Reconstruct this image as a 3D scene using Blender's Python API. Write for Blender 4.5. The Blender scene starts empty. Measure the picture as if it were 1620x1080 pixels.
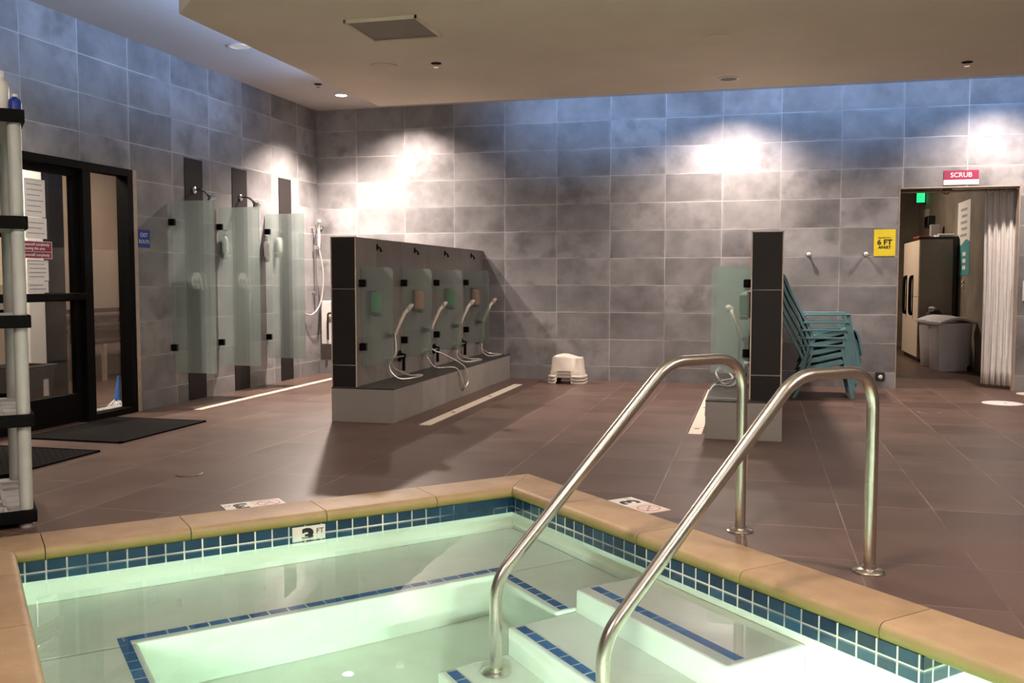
import bpy, bmesh, math, random
from mathutils import Vector, Matrix
S = bpy.context.scene
COL = S.collection
random.seed(7)
PI = math.pi

# ------------------------------------------------------------------ camera
CAM_H, YAW, PITCH = 1.13, math.radians(-14.4857), math.radians(3.6627)
fwd = Vector((math.sin(YAW) * math.cos(PITCH), math.cos(YAW) * math.cos(PITCH), -math.sin(PITCH)))
rgt = Vector((math.cos(YAW), -math.sin(YAW), 0))
up = rgt.cross(fwd)
cd = bpy.data.cameras.new('camera')
cd.sensor_width = 36.0
cd.lens = 1500.5 / 1620 * 36
cd.clip_start = 0.05
cam = bpy.data.objects.new('camera', cd)
COL.objects.link(cam)
cam.matrix_world = Matrix(((rgt.x, up.x, -fwd.x, 0), (rgt.y, up.y, -fwd.y, 0), (rgt.z, up.z, -fwd.z, CAM_H), (0, 0, 0, 1)))
S.camera = cam

# ------------------------------------------------------------------ world, view, lights
S.view_settings.view_transform = 'Standard'
S.view_settings.look = 'None'
S.view_settings.exposure = 1.0
S.view_settings.gamma = 1.0
S.view_settings.use_curve_mapping = False
w = bpy.data.worlds.new('world')
S.world = w
w.use_nodes = True
w.node_tree.nodes['Background'].inputs[0].default_value = (0.9, 0.85, 0.8, 1)
w.node_tree.nodes['Background'].inputs[1].default_value = 0.02
S.cycles.caustics_reflective = False
S.cycles.caustics_refractive = True
S.cycles.sample_clamp_indirect = 6.0
S.cycles.max_bounces = 12
S.cycles.transparent_max_bounces = 24

ZC, ZS = 3.17, 2.85          # perimeter ceiling, dropped ceiling
WARM = (1.0, 0.84, 0.73)

def spot(loc, aim, power, size=100, blend=0.9, col=WARM, rad=0.05):
    l = bpy.data.lights.new('spot_light', 'SPOT')
    l.energy = power; l.spot_size = math.radians(size); l.spot_blend = blend
    l.color = col; l.shadow_soft_size = rad
    o = bpy.data.objects.new('spot_light', l); COL.objects.link(o)
    o.location = loc
    o.rotation_euler = (Vector(aim) - Vector(loc)).to_track_quat('-Z', 'Y').to_euler()
    return o

def area(loc, aim, power, sx, sy, col=WARM, spread=180):
    l = bpy.data.lights.new('area_light', 'AREA')
    l.shape = 'RECTANGLE'; l.size = sx; l.size_y = sy; l.energy = power; l.color = col
    l.spread = math.radians(spread)
    o = bpy.data.objects.new('area_light', l); COL.objects.link(o)
    o.location = loc
    o.rotation_euler = (Vector(aim) - Vector(loc)).to_track_quat('-Z', 'Y').to_euler()
    return o

# downlights of the perimeter band (corner one is seen, the rest sit behind the dropped ceiling's edge)
spot((-4.466, 9.78, ZC - .03), (-4.45, 9.7, 0), 430, 116, .9)
spot((-4.466, 9.78, ZC - .03), (-2.9, 6.2, 0), 370, 84, 1.0)
spot((-3.96, 10.12, ZC - .03), (-3.96, 10.05, 0), 150, 134, .95)
spot((-0.29, 10.04, ZC - .03), (-0.29, 10.0, 0), 225, 134, .95)
spot((2.3, 10.04, ZC - .03), (2.3, 10.0, 0), 165, 134, .95)
spot((-4.75, 5.0, ZC - .03), (-4.8, 5.0, 0), 90, 125, 1.0)
# recessed lamp in the dropped ceiling above the right hand partition
spot((-0.265, 8.41, ZS - .03), (-0.265, 8.3, 0), 140, 140, 1.0)
# unseen fill lights, added over the pool, behind and beside the camera
for x, y, ax, ay, p in ((-0.6, 2.6, -0.6, 3.2, 26), (2.8, 3.0, 2.4, 4.6, 48), (-2.2, -0.6, -2.6, 5.0, 24), (1.6, -0.6, 1.0, 5.0, 22)):
    area((x, y, 3.0), (ax, ay, 0), p, .35, .35, WARM, 140)
# blue strips lying on top of the dropped ceiling's edge, washing the tiled walls
BLUE = (0.33, 0.56, 1.0)
area((-3.75, 7.2, 2.99), (-5.18, 7.2, 3.15), 7, 3.2, .05, BLUE, 84)
area((-4.3, 4.2, 3.05), (-5.18, 4.2, 3.0), 4, 1.8, .05, BLUE, 110)
area((0.6, 8.98, 2.99), (0.6, 10.62, 3.15), 17, 6.6, .05, BLUE, 70)
# underwater lamps
POOLW = (1.0, 0.99, 0.90)

# ------------------------------------------------------------------ materials
def newmat(name):
    m = bpy.data.materials.new(name); m.use_nodes = True
    nt = m.node_tree
    for n in list(nt.nodes): nt.nodes.remove(n)
    out = nt.nodes.new('ShaderNodeOutputMaterial')
    return m, nt, out

class G:
    """tiny node graph helper"""
    def __init__(s, nt): s.nt = nt
    def n(s, t, **k):
        nd = s.nt.nodes.new(t)
        for a, b in k.items(): setattr(nd, a, b)
        return nd
    def inp(s, nd, i, v):
        if v is None: return
        if isinstance(v, bpy.types.NodeSocket): s.nt.links.new(v, nd.inputs[i])
        else: nd.inputs[i].default_value = v
    def math(s, op, a, b=None, c=None):
        nd = s.n('ShaderNodeMath', operation=op)
        s.inp(nd, 0, a); s.inp(nd, 1, b); s.inp(nd, 2, c)
        return nd.outputs[0]
    def mix(s, f, a, b):
        nd = s.n('ShaderNodeMix', data_type='RGBA')
        s.inp(nd, 0, f); s.inp(nd, 6, a); s.inp(nd, 7, b)
        return nd.outputs[2]
    def ramp(s, v, lo, hi):
        nd = s.n('ShaderNodeMapRange'); nd.clamp = True
        s.inp(nd, 0, v); nd.inputs[1].default_value = lo; nd.inputs[2].default_value = hi
        return nd.outputs[0]
    def noise(s, vec, scale, detail=4, rough=.55):
        nd = s.n('ShaderNodeTexNoise'); s.inp(nd, 'Vector', vec)
        nd.inputs['Scale'].default_value = scale; nd.inputs['Detail'].default_value = detail
        nd.inputs['Roughness'].default_value = rough
        return nd.outputs[0]
    def pos(s): return s.n('ShaderNodeNewGeometry').outputs['Position']
    def dot(s, vec, d):
        nd = s.n('ShaderNodeVectorMath', operation='DOT_PRODUCT')
        s.inp(nd, 0, vec); nd.inputs[1].default_value = d
        return nd.outputs['Value']
    def comb(s, x, y, z=0.0):
        nd = s.n('ShaderNodeCombineXYZ'); s.inp(nd, 0, x); s.inp(nd, 1, y); s.inp(nd, 2, z)
        return nd.outputs[0]
    def bsdf(s, col, rough=.5, metal=0.0, bump=None, bstr=.2, spec=.5, bdist=.01):
        b = s.n('ShaderNodeBsdfPrincipled')
        s.inp(b, 'Base Color', col); s.inp(b, 'Roughness', rough); s.inp(b, 'Metallic', metal)
        b.inputs['Specular IOR Level'].default_value = spec
        if bump is not None:
            bp = s.n('ShaderNodeBump'); bp.inputs['Strength'].default_value = bstr
            bp.inputs['Distance'].default_value = bdist
            s.inp(bp, 'Height', bump); s.nt.links.new(bp.outputs[0], b.inputs['Normal'])
        return b.outputs[0]
    def out(s, o, sh): s.nt.links.new(sh, o.inputs['Surface'])

def C4(c): return (c[0], c[1], c[2], 1)
def srgb(r, g, b):
    f = lambda v: v / 12.92 if v <= .04045 else ((v + .055) / 1.055) ** 2.4
    return (f(r / 255), f(g / 255), f(b / 255))

def plain(name, col, rough=.5, metal=0.0, var=.12, scale=14, spec=.5):
    m, nt, o = newmat(name); g = G(nt)
    p = g.pos()
    n = g.noise(p, scale, 3)
    c = g.mix(g.ramp(n, .3, .7), C4([v * (1 - var) for v in col]), C4([min(1, v * (1 + var)) for v in col]))
    g.out(o, g.bsdf(c, rough, metal, n, .04, spec))
    return m

def tiles(name, du, dv, off, size, dark, light, grout, rough=.45, gw=.006, cloud=2.2, rv=.5, bstr=.25, spec=.4, stain=.5, ou=0.0, rimk=0.0):
    """stack-bond tiles: du, dv world directions of the tile axes"""
    m, nt, o = newmat(name); g = G(nt)
    p = g.pos()
    u = g.math('DIVIDE', g.math('SUBTRACT', g.dot(p, du), off[0]), size[0])
    v = g.math('DIVIDE', g.math('SUBTRACT', g.dot(p, dv), off[1]), size[1])
    fv = g.math('FLOOR', v)
    if ou:
        u = g.math('ADD', u, g.math('MULTIPLY', fv, ou))
    fu = g.math('FLOOR', u)
    wn = g.n('ShaderNodeTexWhiteNoise', noise_dimensions='3D')
    g.inp(wn, 0, g.comb(fu, fv, 3.3))
    r = wn.outputs[0]
    uu, vv = g.math('SUBTRACT', u, fu), g.math('SUBTRACT', v, fv)
    eu = g.math('MULTIPLY', g.math('MINIMUM', uu, g.math('SUBTRACT', 1.0, uu)), size[0])
    ev = g.math('MULTIPLY', g.math('MINIMUM', vv, g.math('SUBTRACT', 1.0, vv)), size[1])
    e = g.math('MINIMUM', eu, ev)
    q = g.comb(g.math('MULTIPLY', u, size[0]), g.math('MULTIPLY', v, size[1]), g.math('MULTIPLY', r, 37.0))
    n1 = g.noise(q, cloud, 5, .6)
    n2 = g.noise(q, cloud * 2.2, 3, .5)
    t = g.math('ADD', g.math('MULTIPLY', r, rv), g.math('MULTIPLY', g.ramp(n1, .3, .72), 1 - rv))
    c = g.mix(t, C4(dark), C4(light))
    # cloudy darker stains in some tiles, stronger towards one border
    st = g.math('MULTIPLY', g.ramp(n2, .46, .8), g.ramp(wn.outputs[0], .35, .9))
    c = g.mix(g.math('MULTIPLY', st, stain), c, C4([x * .45 for x in dark]))
    # pale worn rims along the edges of some tiles
    rim = g.math('MULTIPLY', g.math('SUBTRACT', 1.0, g.ramp(e, .0, .035)), g.ramp(g.noise(q, 2.6, 3), .45, .7))
    c = g.mix(g.math('MULTIPLY', rim, rimk), c, C4(grout))
    gm = g.math('LESS_THAN', e, gw / 2)
    # grout is partly smeared, so break the line up
    gm2 = g.math('MULTIPLY', gm, g.ramp(g.noise(p, 1.7, 3), .36, .6))
    c = g.mix(gm2, c, C4(grout))
    h = g.math('ADD', g.math('MULTIPLY', g.ramp(e, 0, gw), 1.0), g.math('MULTIPLY', n2, .15))
    rr = g.math('ADD', rough, g.math('MULTIPLY', n1, .15))
    g.out(o, g.bsdf(c, rr, 0, h, bstr, spec, .004))
    return m

WT_D, WT_L, WT_G = (.10, .096, .100), (.36, .345, .355), (.50, .48, .47)
M = {}
M['wall_back'] = tiles('back_wall_tile', (1, 0, 0), (0, 0, 1), (.224, .165), (.6105, .305), WT_D, WT_L, WT_G, rimk=.28, stain=.7, rv=.42)
M['wall_left'] = tiles('left_wall_tile', (0, 1, 0), (0, 0, 1), (.35, .165), (.6105, .305), WT_D, WT_L, WT_G, rimk=.28, stain=.7, rv=.42)
M['part_face'] = tiles('partition_tile', (0, 1, 0), (0, 0, 1), (.1, .28), (.61, .40), (.155, .137, .125), (.28, .25, .232), (.34, .32, .30), stain=.2)
M['curb_y'] = tiles('curb_tile', (.1, 1, 0), (0, 0, 1), (.05, 0), (.61, .6), (.17, .153, .137), (.27, .247, .225), (.34, .32, .29), stain=.3)
M['black_tile'] = tiles('black_tile', (.01, .01, 0), (0, 0, 1), (-.5, -.155), (50, .61), (.010, .008, .008), (.016, .013, .013), (.22, .20, .18), rough=.5, gw=.007, stain=0, spec=.2)
M['strip_tile'] = tiles('dark_strip_tile', (.01, .01, 0), (0, 0, 1), (-.5, -.155), (50, .61), (.016, .013, .013), (.024, .02, .02), (.04, .035, .03), rough=.5, gw=.004, stain=0, spec=.2)
M['ledge'] = tiles('ledge_tile', (0, 1, 0), (1, 0, 0), (.05, -8), (.61, 5), (.02, .018, .017), (.045, .04, .037), (.09, .08, .07), rough=.3, stain=.2)
M['floor'] = tiles('floor_tile', (1, 0, 0), (0, 1, 0), (.407 - .0, 4.505), (.4525, .5), (.074, .046, .036), (.132, .083, .066), (.25, .18, .145), rough=.33, gw=.006, cloud=1.6, rv=.35, stain=.35, bstr=.12, spec=.3)
M['black_metal'] = plain('black_metal', (.004, .0035, .0035), .6, 0, .1, 14, .06)
M['black_rubber'] = plain('black_rubber', (.012, .011, .011), .9, 0, .1, 14, .05)
M['dark_plastic'] = plain('dark_plastic', (.012, .011, .011), .45)
M['steel'] = plain('brushed_steel', (.62, .56, .50), .27, 1.0, .06, 60)
M['chrome'] = plain('chrome', (.75, .73, .72), .12, 1.0, .02)
M['white'] = plain('white_plastic', (.72, .69, .66), .4, 0, .03)
M['hose'] = plain('pale_hose', (.55, .51, .46), .35, .4, .05)
M['paper'] = plain('paper', (.78, .76, .74), .8, 0, .03)
M['cream_paper'] = plain('cream_paper', (.75, .64, .45), .8, 0, .04)
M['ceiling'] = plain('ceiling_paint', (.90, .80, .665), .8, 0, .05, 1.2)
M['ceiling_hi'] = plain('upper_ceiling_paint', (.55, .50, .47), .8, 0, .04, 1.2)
M['lobby_wall'] = plain('beige_wall_paint', (.38, .29, .22), .8, 0, .08, 2)
M['scrub_wall'] = plain('brown_wall_paint', (.20, .165, .125), .7, 0, .25, 2.5)
M['trim'] = plain('beige_trim', (.42, .33, .26), .6)
M['gray_plastic'] = plain('gray_plastic', (.42, .41, .40), .5, 0, .05)
M['pale_gray'] = plain('pale_gray_plastic', (.40, .39, .37), .5, 0, .05)
M['teal'] = plain('teal_plastic', (.11, .235, .265), .4, 0, .12, 9)
M['stool'] = plain('ivory_plastic', (.62, .55, .48), .4, 0, .03)
M['bin'] = plain('bin_plastic', (.68, .66, .70), .45, 0, .04)
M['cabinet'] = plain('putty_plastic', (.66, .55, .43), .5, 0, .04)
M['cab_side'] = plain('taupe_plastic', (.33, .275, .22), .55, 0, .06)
M['curtain'] = plain('white_curtain', (.78, .75, .73), .8, 0, .04)
M['maroon'] = plain('maroon_sign', (.24, .018, .06), .5, 0, .04)
M['yellow'] = plain('yellow_sign', (.80, .62, .02), .5, 0, .04)
M['blue_sign'] = plain('blue_sign', (.008, .035, .30), .45, 0, .04)
M['ink'] = plain('black_ink', (.01, .01, .01), .6)
M['gray_ink'] = plain('gray_ink', (.38, .37, .38), .6)
M['ink_pink'] = plain('faded_red_ink', (.52, .26, .22), .6)
M['teal_print'] = plain('teal_print', (.07, .30, .32), .6)
M['red'] = plain('red_print', (.50, .06, .04), .6)
M['green'] = plain('green_soap', (.06, .30, .12), .4)
M['pink'] = plain('pink_soap', (.62, .30, .20), .4)
M['gutter'] = plain('cream_grate', (.66, .57, .47), .5, 0, .08, 25)
M['sign_tile'] = plain('sign_tile', (.75, .70, .64), .35, 0, .05)
M['pink_tile'] = plain('faded_sign_tile', (.72, .58, .52), .35, 0, .05)
M['blue_plastic'] = plain('blue_plastic', (.02, .20, .70), .4)
M['mop'] = plain('mop_fibre', (.75, .74, .74), .95, 0, .2, 40)
M['wood'] = plain('dark_wood', (.07, .04, .03), .5)
M['vent'] = plain('vent_metal', (.23, .185, .135), .6, 0, .05)
M['amber'] = plain('orange_print', (.80, .42, .12), .7)

def emit(name, col, st):
    m, nt, o = newmat(name); g = G(nt)
    e = g.n('ShaderNodeEmission'); e.inputs[0].default_value = C4(col); e.inputs[1].default_value = st
    g.out(o, e.outputs[0]); return m
M['lamp'] = emit('lamp_glow', (1, .93, .85), 14)
M['lamp_dim'] = emit('lamp_faint', (1, .93, .9), .22)
M['exit_green'] = emit('exit_glow', (.02, .75, .22), .9)
M['led'] = emit('led_glow', (.2, .4, 1), 2.0)

def glass(name, tint, refl=.5):
    m, nt, o = newmat(name); g = G(nt)
    t = g.n('ShaderNodeBsdfTransparent'); t.inputs[0].default_value = C4(tint)
    gl = g.n('ShaderNodeBsdfGlossy'); gl.inputs['Roughness'].default_value = .02
    f = g.n('ShaderNodeFresnel'); f.inputs[0].default_value = 1.45
    mx = g.n('ShaderNodeMixShader')
    g.inp(mx, 0, g.math('MULTIPLY', f.outputs[0], refl)); nt.links.new(t.outputs[0], mx.inputs[1]); nt.links.new(gl.outputs[0], mx.inputs[2])
    g.out(o, mx.outputs[0]); return m
M['glass'] = glass('door_glass', (.95, .96, .95), .12)

def frosted():
    m, nt, o = newmat('frosted_glass'); g = G(nt)
    rf = g.n('ShaderNodeBsdfRefraction'); rf.inputs[0].default_value = (.88, .94, .92, 1)
    rf.inputs['Roughness'].default_value = .16; rf.inputs['IOR'].default_value = 1.12
    tr = g.n('ShaderNodeBsdfTransparent'); tr.inputs[0].default_value = (.88, .95, .93, 1)
    tl = g.n('ShaderNodeBsdfTranslucent'); tl.inputs[0].default_value = (.52, .58, .56, 1)
    df = g.n('ShaderNodeBsdfDiffuse'); df.inputs[0].default_value = (.44, .50, .48, 1)
    gl = g.n('ShaderNodeBsdfGlossy'); gl.inputs['Roughness'].default_value = .35; gl.inputs[0].default_value = (.6, .65, .63, 1)
    def mx(f, a, b):
        x = g.n('ShaderNodeMixShader'); x.inputs[0].default_value = f
        nt.links.new(a, x.inputs[1]); nt.links.new(b, x.inputs[2]); return x.outputs[0]
    a = mx(.30, rf.outputs[0], tr.outputs[0])
    b = mx(.5, tl.outputs[0], df.outputs[0])
    c = mx(.19, a, b)
    d = mx(.05, c, gl.outputs[0])
    g.out(o, d); return m
M['frosted'] = frosted()

# pool frame: corner of the coping, d1 along the back edge, d2 along the right edge
PO = Vector((-1.272, 5.305, 0))
D1 = Vector((1, 1, 0)).normalized()
D2 = Vector((1, -1, 0)).normalized()
def puv(u, v, z=0.0): return PO + D1 * u + D2 * v + Vector((0, 0, z))
oU, oV = PO.dot(D1), PO.dot(D2)
ZW = -.095
BT_D, BT_L = (.004, .022, .050), (.013, .066, .125)
def pooltile(name, d, off, dk, lt, rows=True):
    return tiles(name, tuple(d), (0, 0, 1), (off, -.0925), (.0803, .118 if rows else 5), dk, lt, (.78, .80, .74), rough=.16, gw=.007, cloud=9, rv=.7, stain=.2, bstr=.3, spec=.6)
M['band1'] = pooltile('waterline_tile', D1, oU - .30, BT_D, BT_L)
M['band2'] = pooltile('waterline_tile_side', D2, oV + .30, BT_D, BT_L)
SB_D, SB_L = (.02, .09, .26), (.045, .16, .38)
M['edge1'] = pooltile('step_edge_tile', D1, oU, SB_D, SB_L, False)
M['edge2'] = pooltile('step_edge_tile_side', D2, oV, SB_D, SB_L, False)
def plaster():
    m, nt, o = newmat('pool_plaster'); g = G(nt)
    p = g.pos(); n = g.noise(p, 3.5, 6, .6); n2 = g.noise(p, 22, 4)
    c = g.mix(g.ramp(n, .45, .7), (.80, .83, .76, 1), (.73, .75, .66, 1))
    g.out(o, g.bsdf(c, .6, 0, n2, .08)); return m
M['plaster'] = plaster()
def stone():
    m, nt, o = newmat('sandstone'); g = G(nt)
    p = g.pos(); n = g.noise(p, 5, 6, .6); n2 = g.noise(p, 30, 6, .7)
    oi = g.n('ShaderNodeObjectInfo').outputs['Random']
    c = g.mix(g.ramp(n, .3, .72), (.27, .165, .092, 1), (.40, .265, .155, 1))
    c = g.mix(g.math('MULTIPLY', oi, .35), c, (.50, .35, .20, 1))
    c = g.mix(g.math('MULTIPLY', g.ramp(n2, .58, .75), .35), c, (.28, .16, .09, 1))
    # algae growing on the splash zone of the nosing
    sz = g.n('ShaderNodeSeparateXYZ'); g.inp(sz, 0, p)
    z = g.math('ADD', sz.outputs[2], g.math('MULTIPLY', g.math('SUBTRACT', g.noise(p, 14, 5), .5), .045))
    al = g.math('SUBTRACT', 1.0, g.ramp(z, -.036, .012))
    c = g.mix(g.math('MULTIPLY', al, .85), c, (.27, .25, .05, 1))
    g.out(o, g.bsdf(c, .55, 0, n2, .25)); return m
M['stone'] = stone()
def water():
    m, nt, o = newmat('pool_water'); g = G(nt)
    p = g.pos(); n = g.noise(p, 2.2, 2, .4)
    b = g.n('ShaderNodeBsdfPrincipled')
    b.inputs['Base Color'].default_value = (1, 1, 1, 1); b.inputs['Roughness'].default_value = 0
    b.inputs['IOR'].default_value = 1.33; b.inputs['Transmission Weight'].default_value = 1
    bp = g.n('ShaderNodeBump'); bp.inputs['Strength'].default_value = .05; bp.inputs['Distance'].default_value = .02
    g.inp(bp, 'Height', n); nt.links.new(bp.outputs[0], b.inputs['Normal'])
    g.out(o, b.outputs[0])
    va = g.n('ShaderNodeVolumeAbsorption'); va.inputs[0].default_value = (.55, .87, .72, 1); va.inputs[1].default_value = .25
    nt.links.new(va.outputs[0], o.inputs['Volume'])
    return m
M['water'] = water()
def matmat(name, grid):
    m, nt, o = newmat(name); g = G(nt)
    p = g.pos(); sx = g.n('ShaderNodeSeparateXYZ'); g.inp(sx, 0, p)
    fu = g.math('FRACT', g.math('DIVIDE', sx.outputs[0], grid)); fv = g.math('FRACT', g.math('DIVIDE', sx.outputs[1], grid))
    h = g.math('MAXIMUM', g.math('LESS_THAN', fu, .35), g.math('LESS_THAN', fv, .35))
    c = g.mix(h, (.004, .0035, .0035, 1), (.022, .020, .019, 1))
    g.out(o, g.bsdf(c, .95, 0, h, .6, .04, .008)); return m
M['mat'] = matmat('rubber_mat', .022)
M['mat_open'] = matmat('open_rubber_mat', .05)

# ------------------------------------------------------------------ mesh helpers
class MB:
    def __init__(s): s.b = bmesh.new()
    def box(s, a, b):
        x0, y0, z0 = a; x1, y1, z1 = b
        vs = [s.b.verts.new(p) for p in ((x0, y0, z0), (x1, y0, z0), (x1, y1, z0), (x0, y1, z0), (x0, y0, z1), (x1, y0, z1), (x1, y1, z1), (x0, y1, z1))]
        for f in ((3, 2, 1, 0), (4, 5, 6, 7), (0, 1, 5, 4), (1, 2, 6, 5), (2, 3, 7, 6), (3, 0, 4, 7)):
            s.b.faces.new([vs[i] for i in f])
        return s
    def obox(s, c, ax, ay, az):
        """oriented box: centre, half-extent vectors"""
        c, ax, ay, az = map(Vector, (c, ax, ay, az))
        vs = [s.b.verts.new(c + ax * i + ay * j + az * k) for k in (-1, 1) for i, j in ((-1, -1), (1, -1), (1, 1), (-1, 1))]
        for f in ((3, 2, 1, 0), (4, 5, 6, 7), (0, 1, 5, 4), (1, 2, 6, 5), (2, 3, 7, 6), (3, 0, 4, 7)):
            s.b.faces.new([vs[i] for i in f])
        return s
    def pbox(s, u0, u1, v0, v1, z0, z1):
        """box aligned with the pool"""
        return s.obox(puv((u0 + u1) / 2, (v0 + v1) / 2, (z0 + z1) / 2), D1 * (u1 - u0) / 2, D2 * (v1 - v0) / 2, (0, 0, (z1 - z0) / 2))
    def prism(s, pts, ext):
        """closed polygon (3d points) extruded by a vector"""
        ext = Vector(ext)
        a = [s.b.verts.new(Vector(p)) for p in pts]; b = [s.b.verts.new(Vector(p) + ext) for p in pts]
        n = len(pts)
        s.b.faces.new(a[::-1]); s.b.faces.new(b)
        for i in range(n): s.b.faces.new((a[i], a[(i + 1) % n], b[(i + 1) % n], b[i]))
        return s
    def face(s, pts):
        s.b.faces.new([s.b.verts.new(Vector(p)) for p in pts]); return s
    def tube(s, path, r, seg=12, r2=None):
        P = [Vector(p) for p in path]; n = len(P)
        t0 = (P[1] - P[0]).normalized()
        nrm = t0.orthogonal().normalized(); rings = []
        for i in range(n):
            t = ((P[min(i + 1, n - 1)] - P[i]).normalized() + (P[i] - P[max(i - 1, 0)]).normalized())
            t = t.normalized() if t.length > 1e-6 else t0
            nrm = (nrm - t * nrm.dot(t)).normalized(); bi = t.cross(nrm)
            rr = r if r2 is None else r + (r2 - r) * i / (n - 1)
            rings.append([s.b.verts.new(P[i] + (nrm * math.cos(2 * PI * k / seg) + bi * math.sin(2 * PI * k / seg)) * rr) for k in range(seg)])
        for i in range(n - 1):
            for k in range(seg):
                s.b.faces.new((rings[i][k], rings[i][(k + 1) % seg], rings[i + 1][(k + 1) % seg], rings[i + 1][k]))
        s.b.faces.new(rings[0][::-1]); s.b.faces.new(rings[-1])
        return s
    def lathe(s, c, prof, axis=(0, 0, 1), seg=24):
        """profile of (radius, height) about an axis through c"""
        c = Vector(c); ax = Vector(axis).normalized(); e1 = ax.orthogonal().normalized(); e2 = ax.cross(e1)
        rings = []
        for r, h in prof:
            rings.append([s.b.verts.new(c + ax * h + (e1 * math.cos(2 * PI * k / seg) + e2 * math.sin(2 * PI * k / seg)) * max(r, 1e-4)) for k in range(seg)])
        for i in range(len(rings) - 1):
            for k in range(seg):
                s.b.faces.new((rings[i][k], rings[i][(k + 1) % seg], rings[i + 1][(k + 1) % seg], rings[i + 1][k]))
        s.b.faces.new(rings[0][::-1]); s.b.faces.new(rings[-1])
        return s
    def loft(s, rings, close=True):
        R = [[s.b.verts.new(Vector(p)) for p in r] for r in rings]
        n = len(R[0])
        for i in range(len(R) - 1):
            for k in range(n if close else n - 1):
                s.b.faces.new((R[i][k], R[i][(k + 1) % n], R[i + 1][(k + 1) % n], R[i + 1][k]))
        return s

WL = {}
def obj(name, mb, mat, parent=None, bevel=0, smooth=False, loc=None, segs=2):
    me = bpy.data.meshes.new(name)
    bmesh.ops.recalc_face_normals(mb.b, faces=mb.b.faces)
    wl = WL[parent.name].copy() if parent is not None else Vector((0, 0, 0))
    if parent is None and loc is not None: wl = Vector(loc)
    bmesh.ops.translate(mb.b, verts=mb.b.verts, vec=-wl)
    mb.b.to_mesh(me); mb.b.free()
    o = bpy.data.objects.new(name, me); COL.objects.link(o)
    if parent is not None: o.parent = parent
    elif loc is not None: o.location = loc
    WL[o.name] = wl
    me.materials.append(M[mat] if isinstance(mat, str) else mat)
    if smooth:
        for f in me.polygons: f.use_smooth = True
        me.set_sharp_from_angle(angle=math.radians(40))
    if bevel:
        b = o.modifiers.new('bevel', 'BEVEL'); b.width = bevel; b.segments = segs; b.limit_method = 'ANGLE'; b.angle_limit = math.radians(50)
    return o
def tag(o, label, cat, group=None):
    o['label'] = label; o['category'] = cat
    if group: o['group'] = group
    return o
def thing(name, label, cat, loc, group=None):
    o = bpy.data.objects.new(name, None); COL.objects.link(o)
    o.location = loc; o.empty_display_size = .1
    WL[o.name] = Vector(loc)
    return tag(o, label, cat, group)
def struct(name, mb, mat, parent=None, bevel=0):
    o = obj(name, mb, mat, parent, bevel)
    if parent is None: o['kind'] = 'structure'
    return o
def lettering(text, parent, origin, right, upv, size, mat, align='CENTER', squash=1.0, name='lettering', bold=0.0):
    """flat raised letters; origin = centre of the text line, right/up = text axes"""
    cu = bpy.data.curves.new('text', 'FONT'); cu.body = text; cu.size = size; cu.extrude = .0008
    cu.align_x = align; cu.align_y = 'CENTER'; cu.resolution_u = 3; cu.offset = bold
    t = bpy.data.objects.new('text_tmp', cu); COL.objects.link(t)
    bpy.context.view_layer.update()
    me = bpy.data.meshes.new_from_object(t.evaluated_get(bpy.context.evaluated_depsgraph_get()))
    bpy.data.objects.remove(t); bpy.data.curves.remove(cu)
    r, u = Vector(right).normalized(), Vector(upv).normalized(); nn = r.cross(u)
    org = Vector(origin) - WL[parent.name]
    for v in me.vertices: v.co = org + r * v.co.x * squash + u * v.co.y + nn * v.co.z
    me.materials.clear(); me.materials.append(M[mat])
    o = bpy.data.objects.new(name, me); COL.objects.link(o); o.parent = parent
    WL[o.name] = WL[parent.name].copy()
    return o
def copy_tree(o, loc, label=None):
    c = o.copy(); COL.objects.link(c); c.location = loc
    if label: c['label'] = label
    WL[c.name] = Vector(loc)
    for ch in list(o.children):
        d = ch.copy(); COL.objects.link(d); d.parent = c
        for g2 in list(ch.children):
            e = g2.copy(); COL.objects.link(e); e.parent = d
    return c
def fillet(pts, rad, n=8):
    pts = [Vector(p) for p in pts]; out = [pts[0]]
    for i in range(1, len(pts) - 1):
        a, b, c = pts[i - 1], pts[i], pts[i + 1]
        r = rad[i - 1] if isinstance(rad, (list, tuple)) else rad
        d0, d1 = (a - b).normalized(), (c - b).normalized()
        ang = d0.angle(d1); t = min(r / math.tan(ang / 2), .49 * (a - b).length if i > 1 else .95 * (a - b).length, .95 * (c - b).length)
        p0, p1 = b + d0 * t, b + d1 * t
        for k in range(n + 1):
            s = k / n
            out.append(p0 * (1 - s) ** 2 + b * 2 * s * (1 - s) + p1 * s ** 2)
    out.append(pts[-1]); return out
def curve(pts, n=10):
    """Catmull-Rom through the points"""
    P = [Vector(p) for p in pts]; P = [P[0] * 2 - P[1]] + P + [P[-1] * 2 - P[-2]]; out = []
    for i in range(1, len(P) - 2):
        for k in range(n):
            t = k / n; a, b, c, d = P[i - 1:i + 3]
            out.append(.5 * ((2 * b) + (c - a) * t + (2 * a - 5 * b + 4 * c - d) * t * t + (3 * b - a - 3 * c + d) * t ** 3))
    out.append(P[-2]); return out

# ------------------------------------------------------------------ room shell
XL, YB, XR, YF = -5.18, 10.62, 5.2, -2.6
UI0, UI1, VI0, VREC, UREC, VEND = -2.66, -.26, .26, 2.80, .12, 6.6     # inside of the pool walls
UO0, VEND_O = -2.93, 6.87
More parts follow.
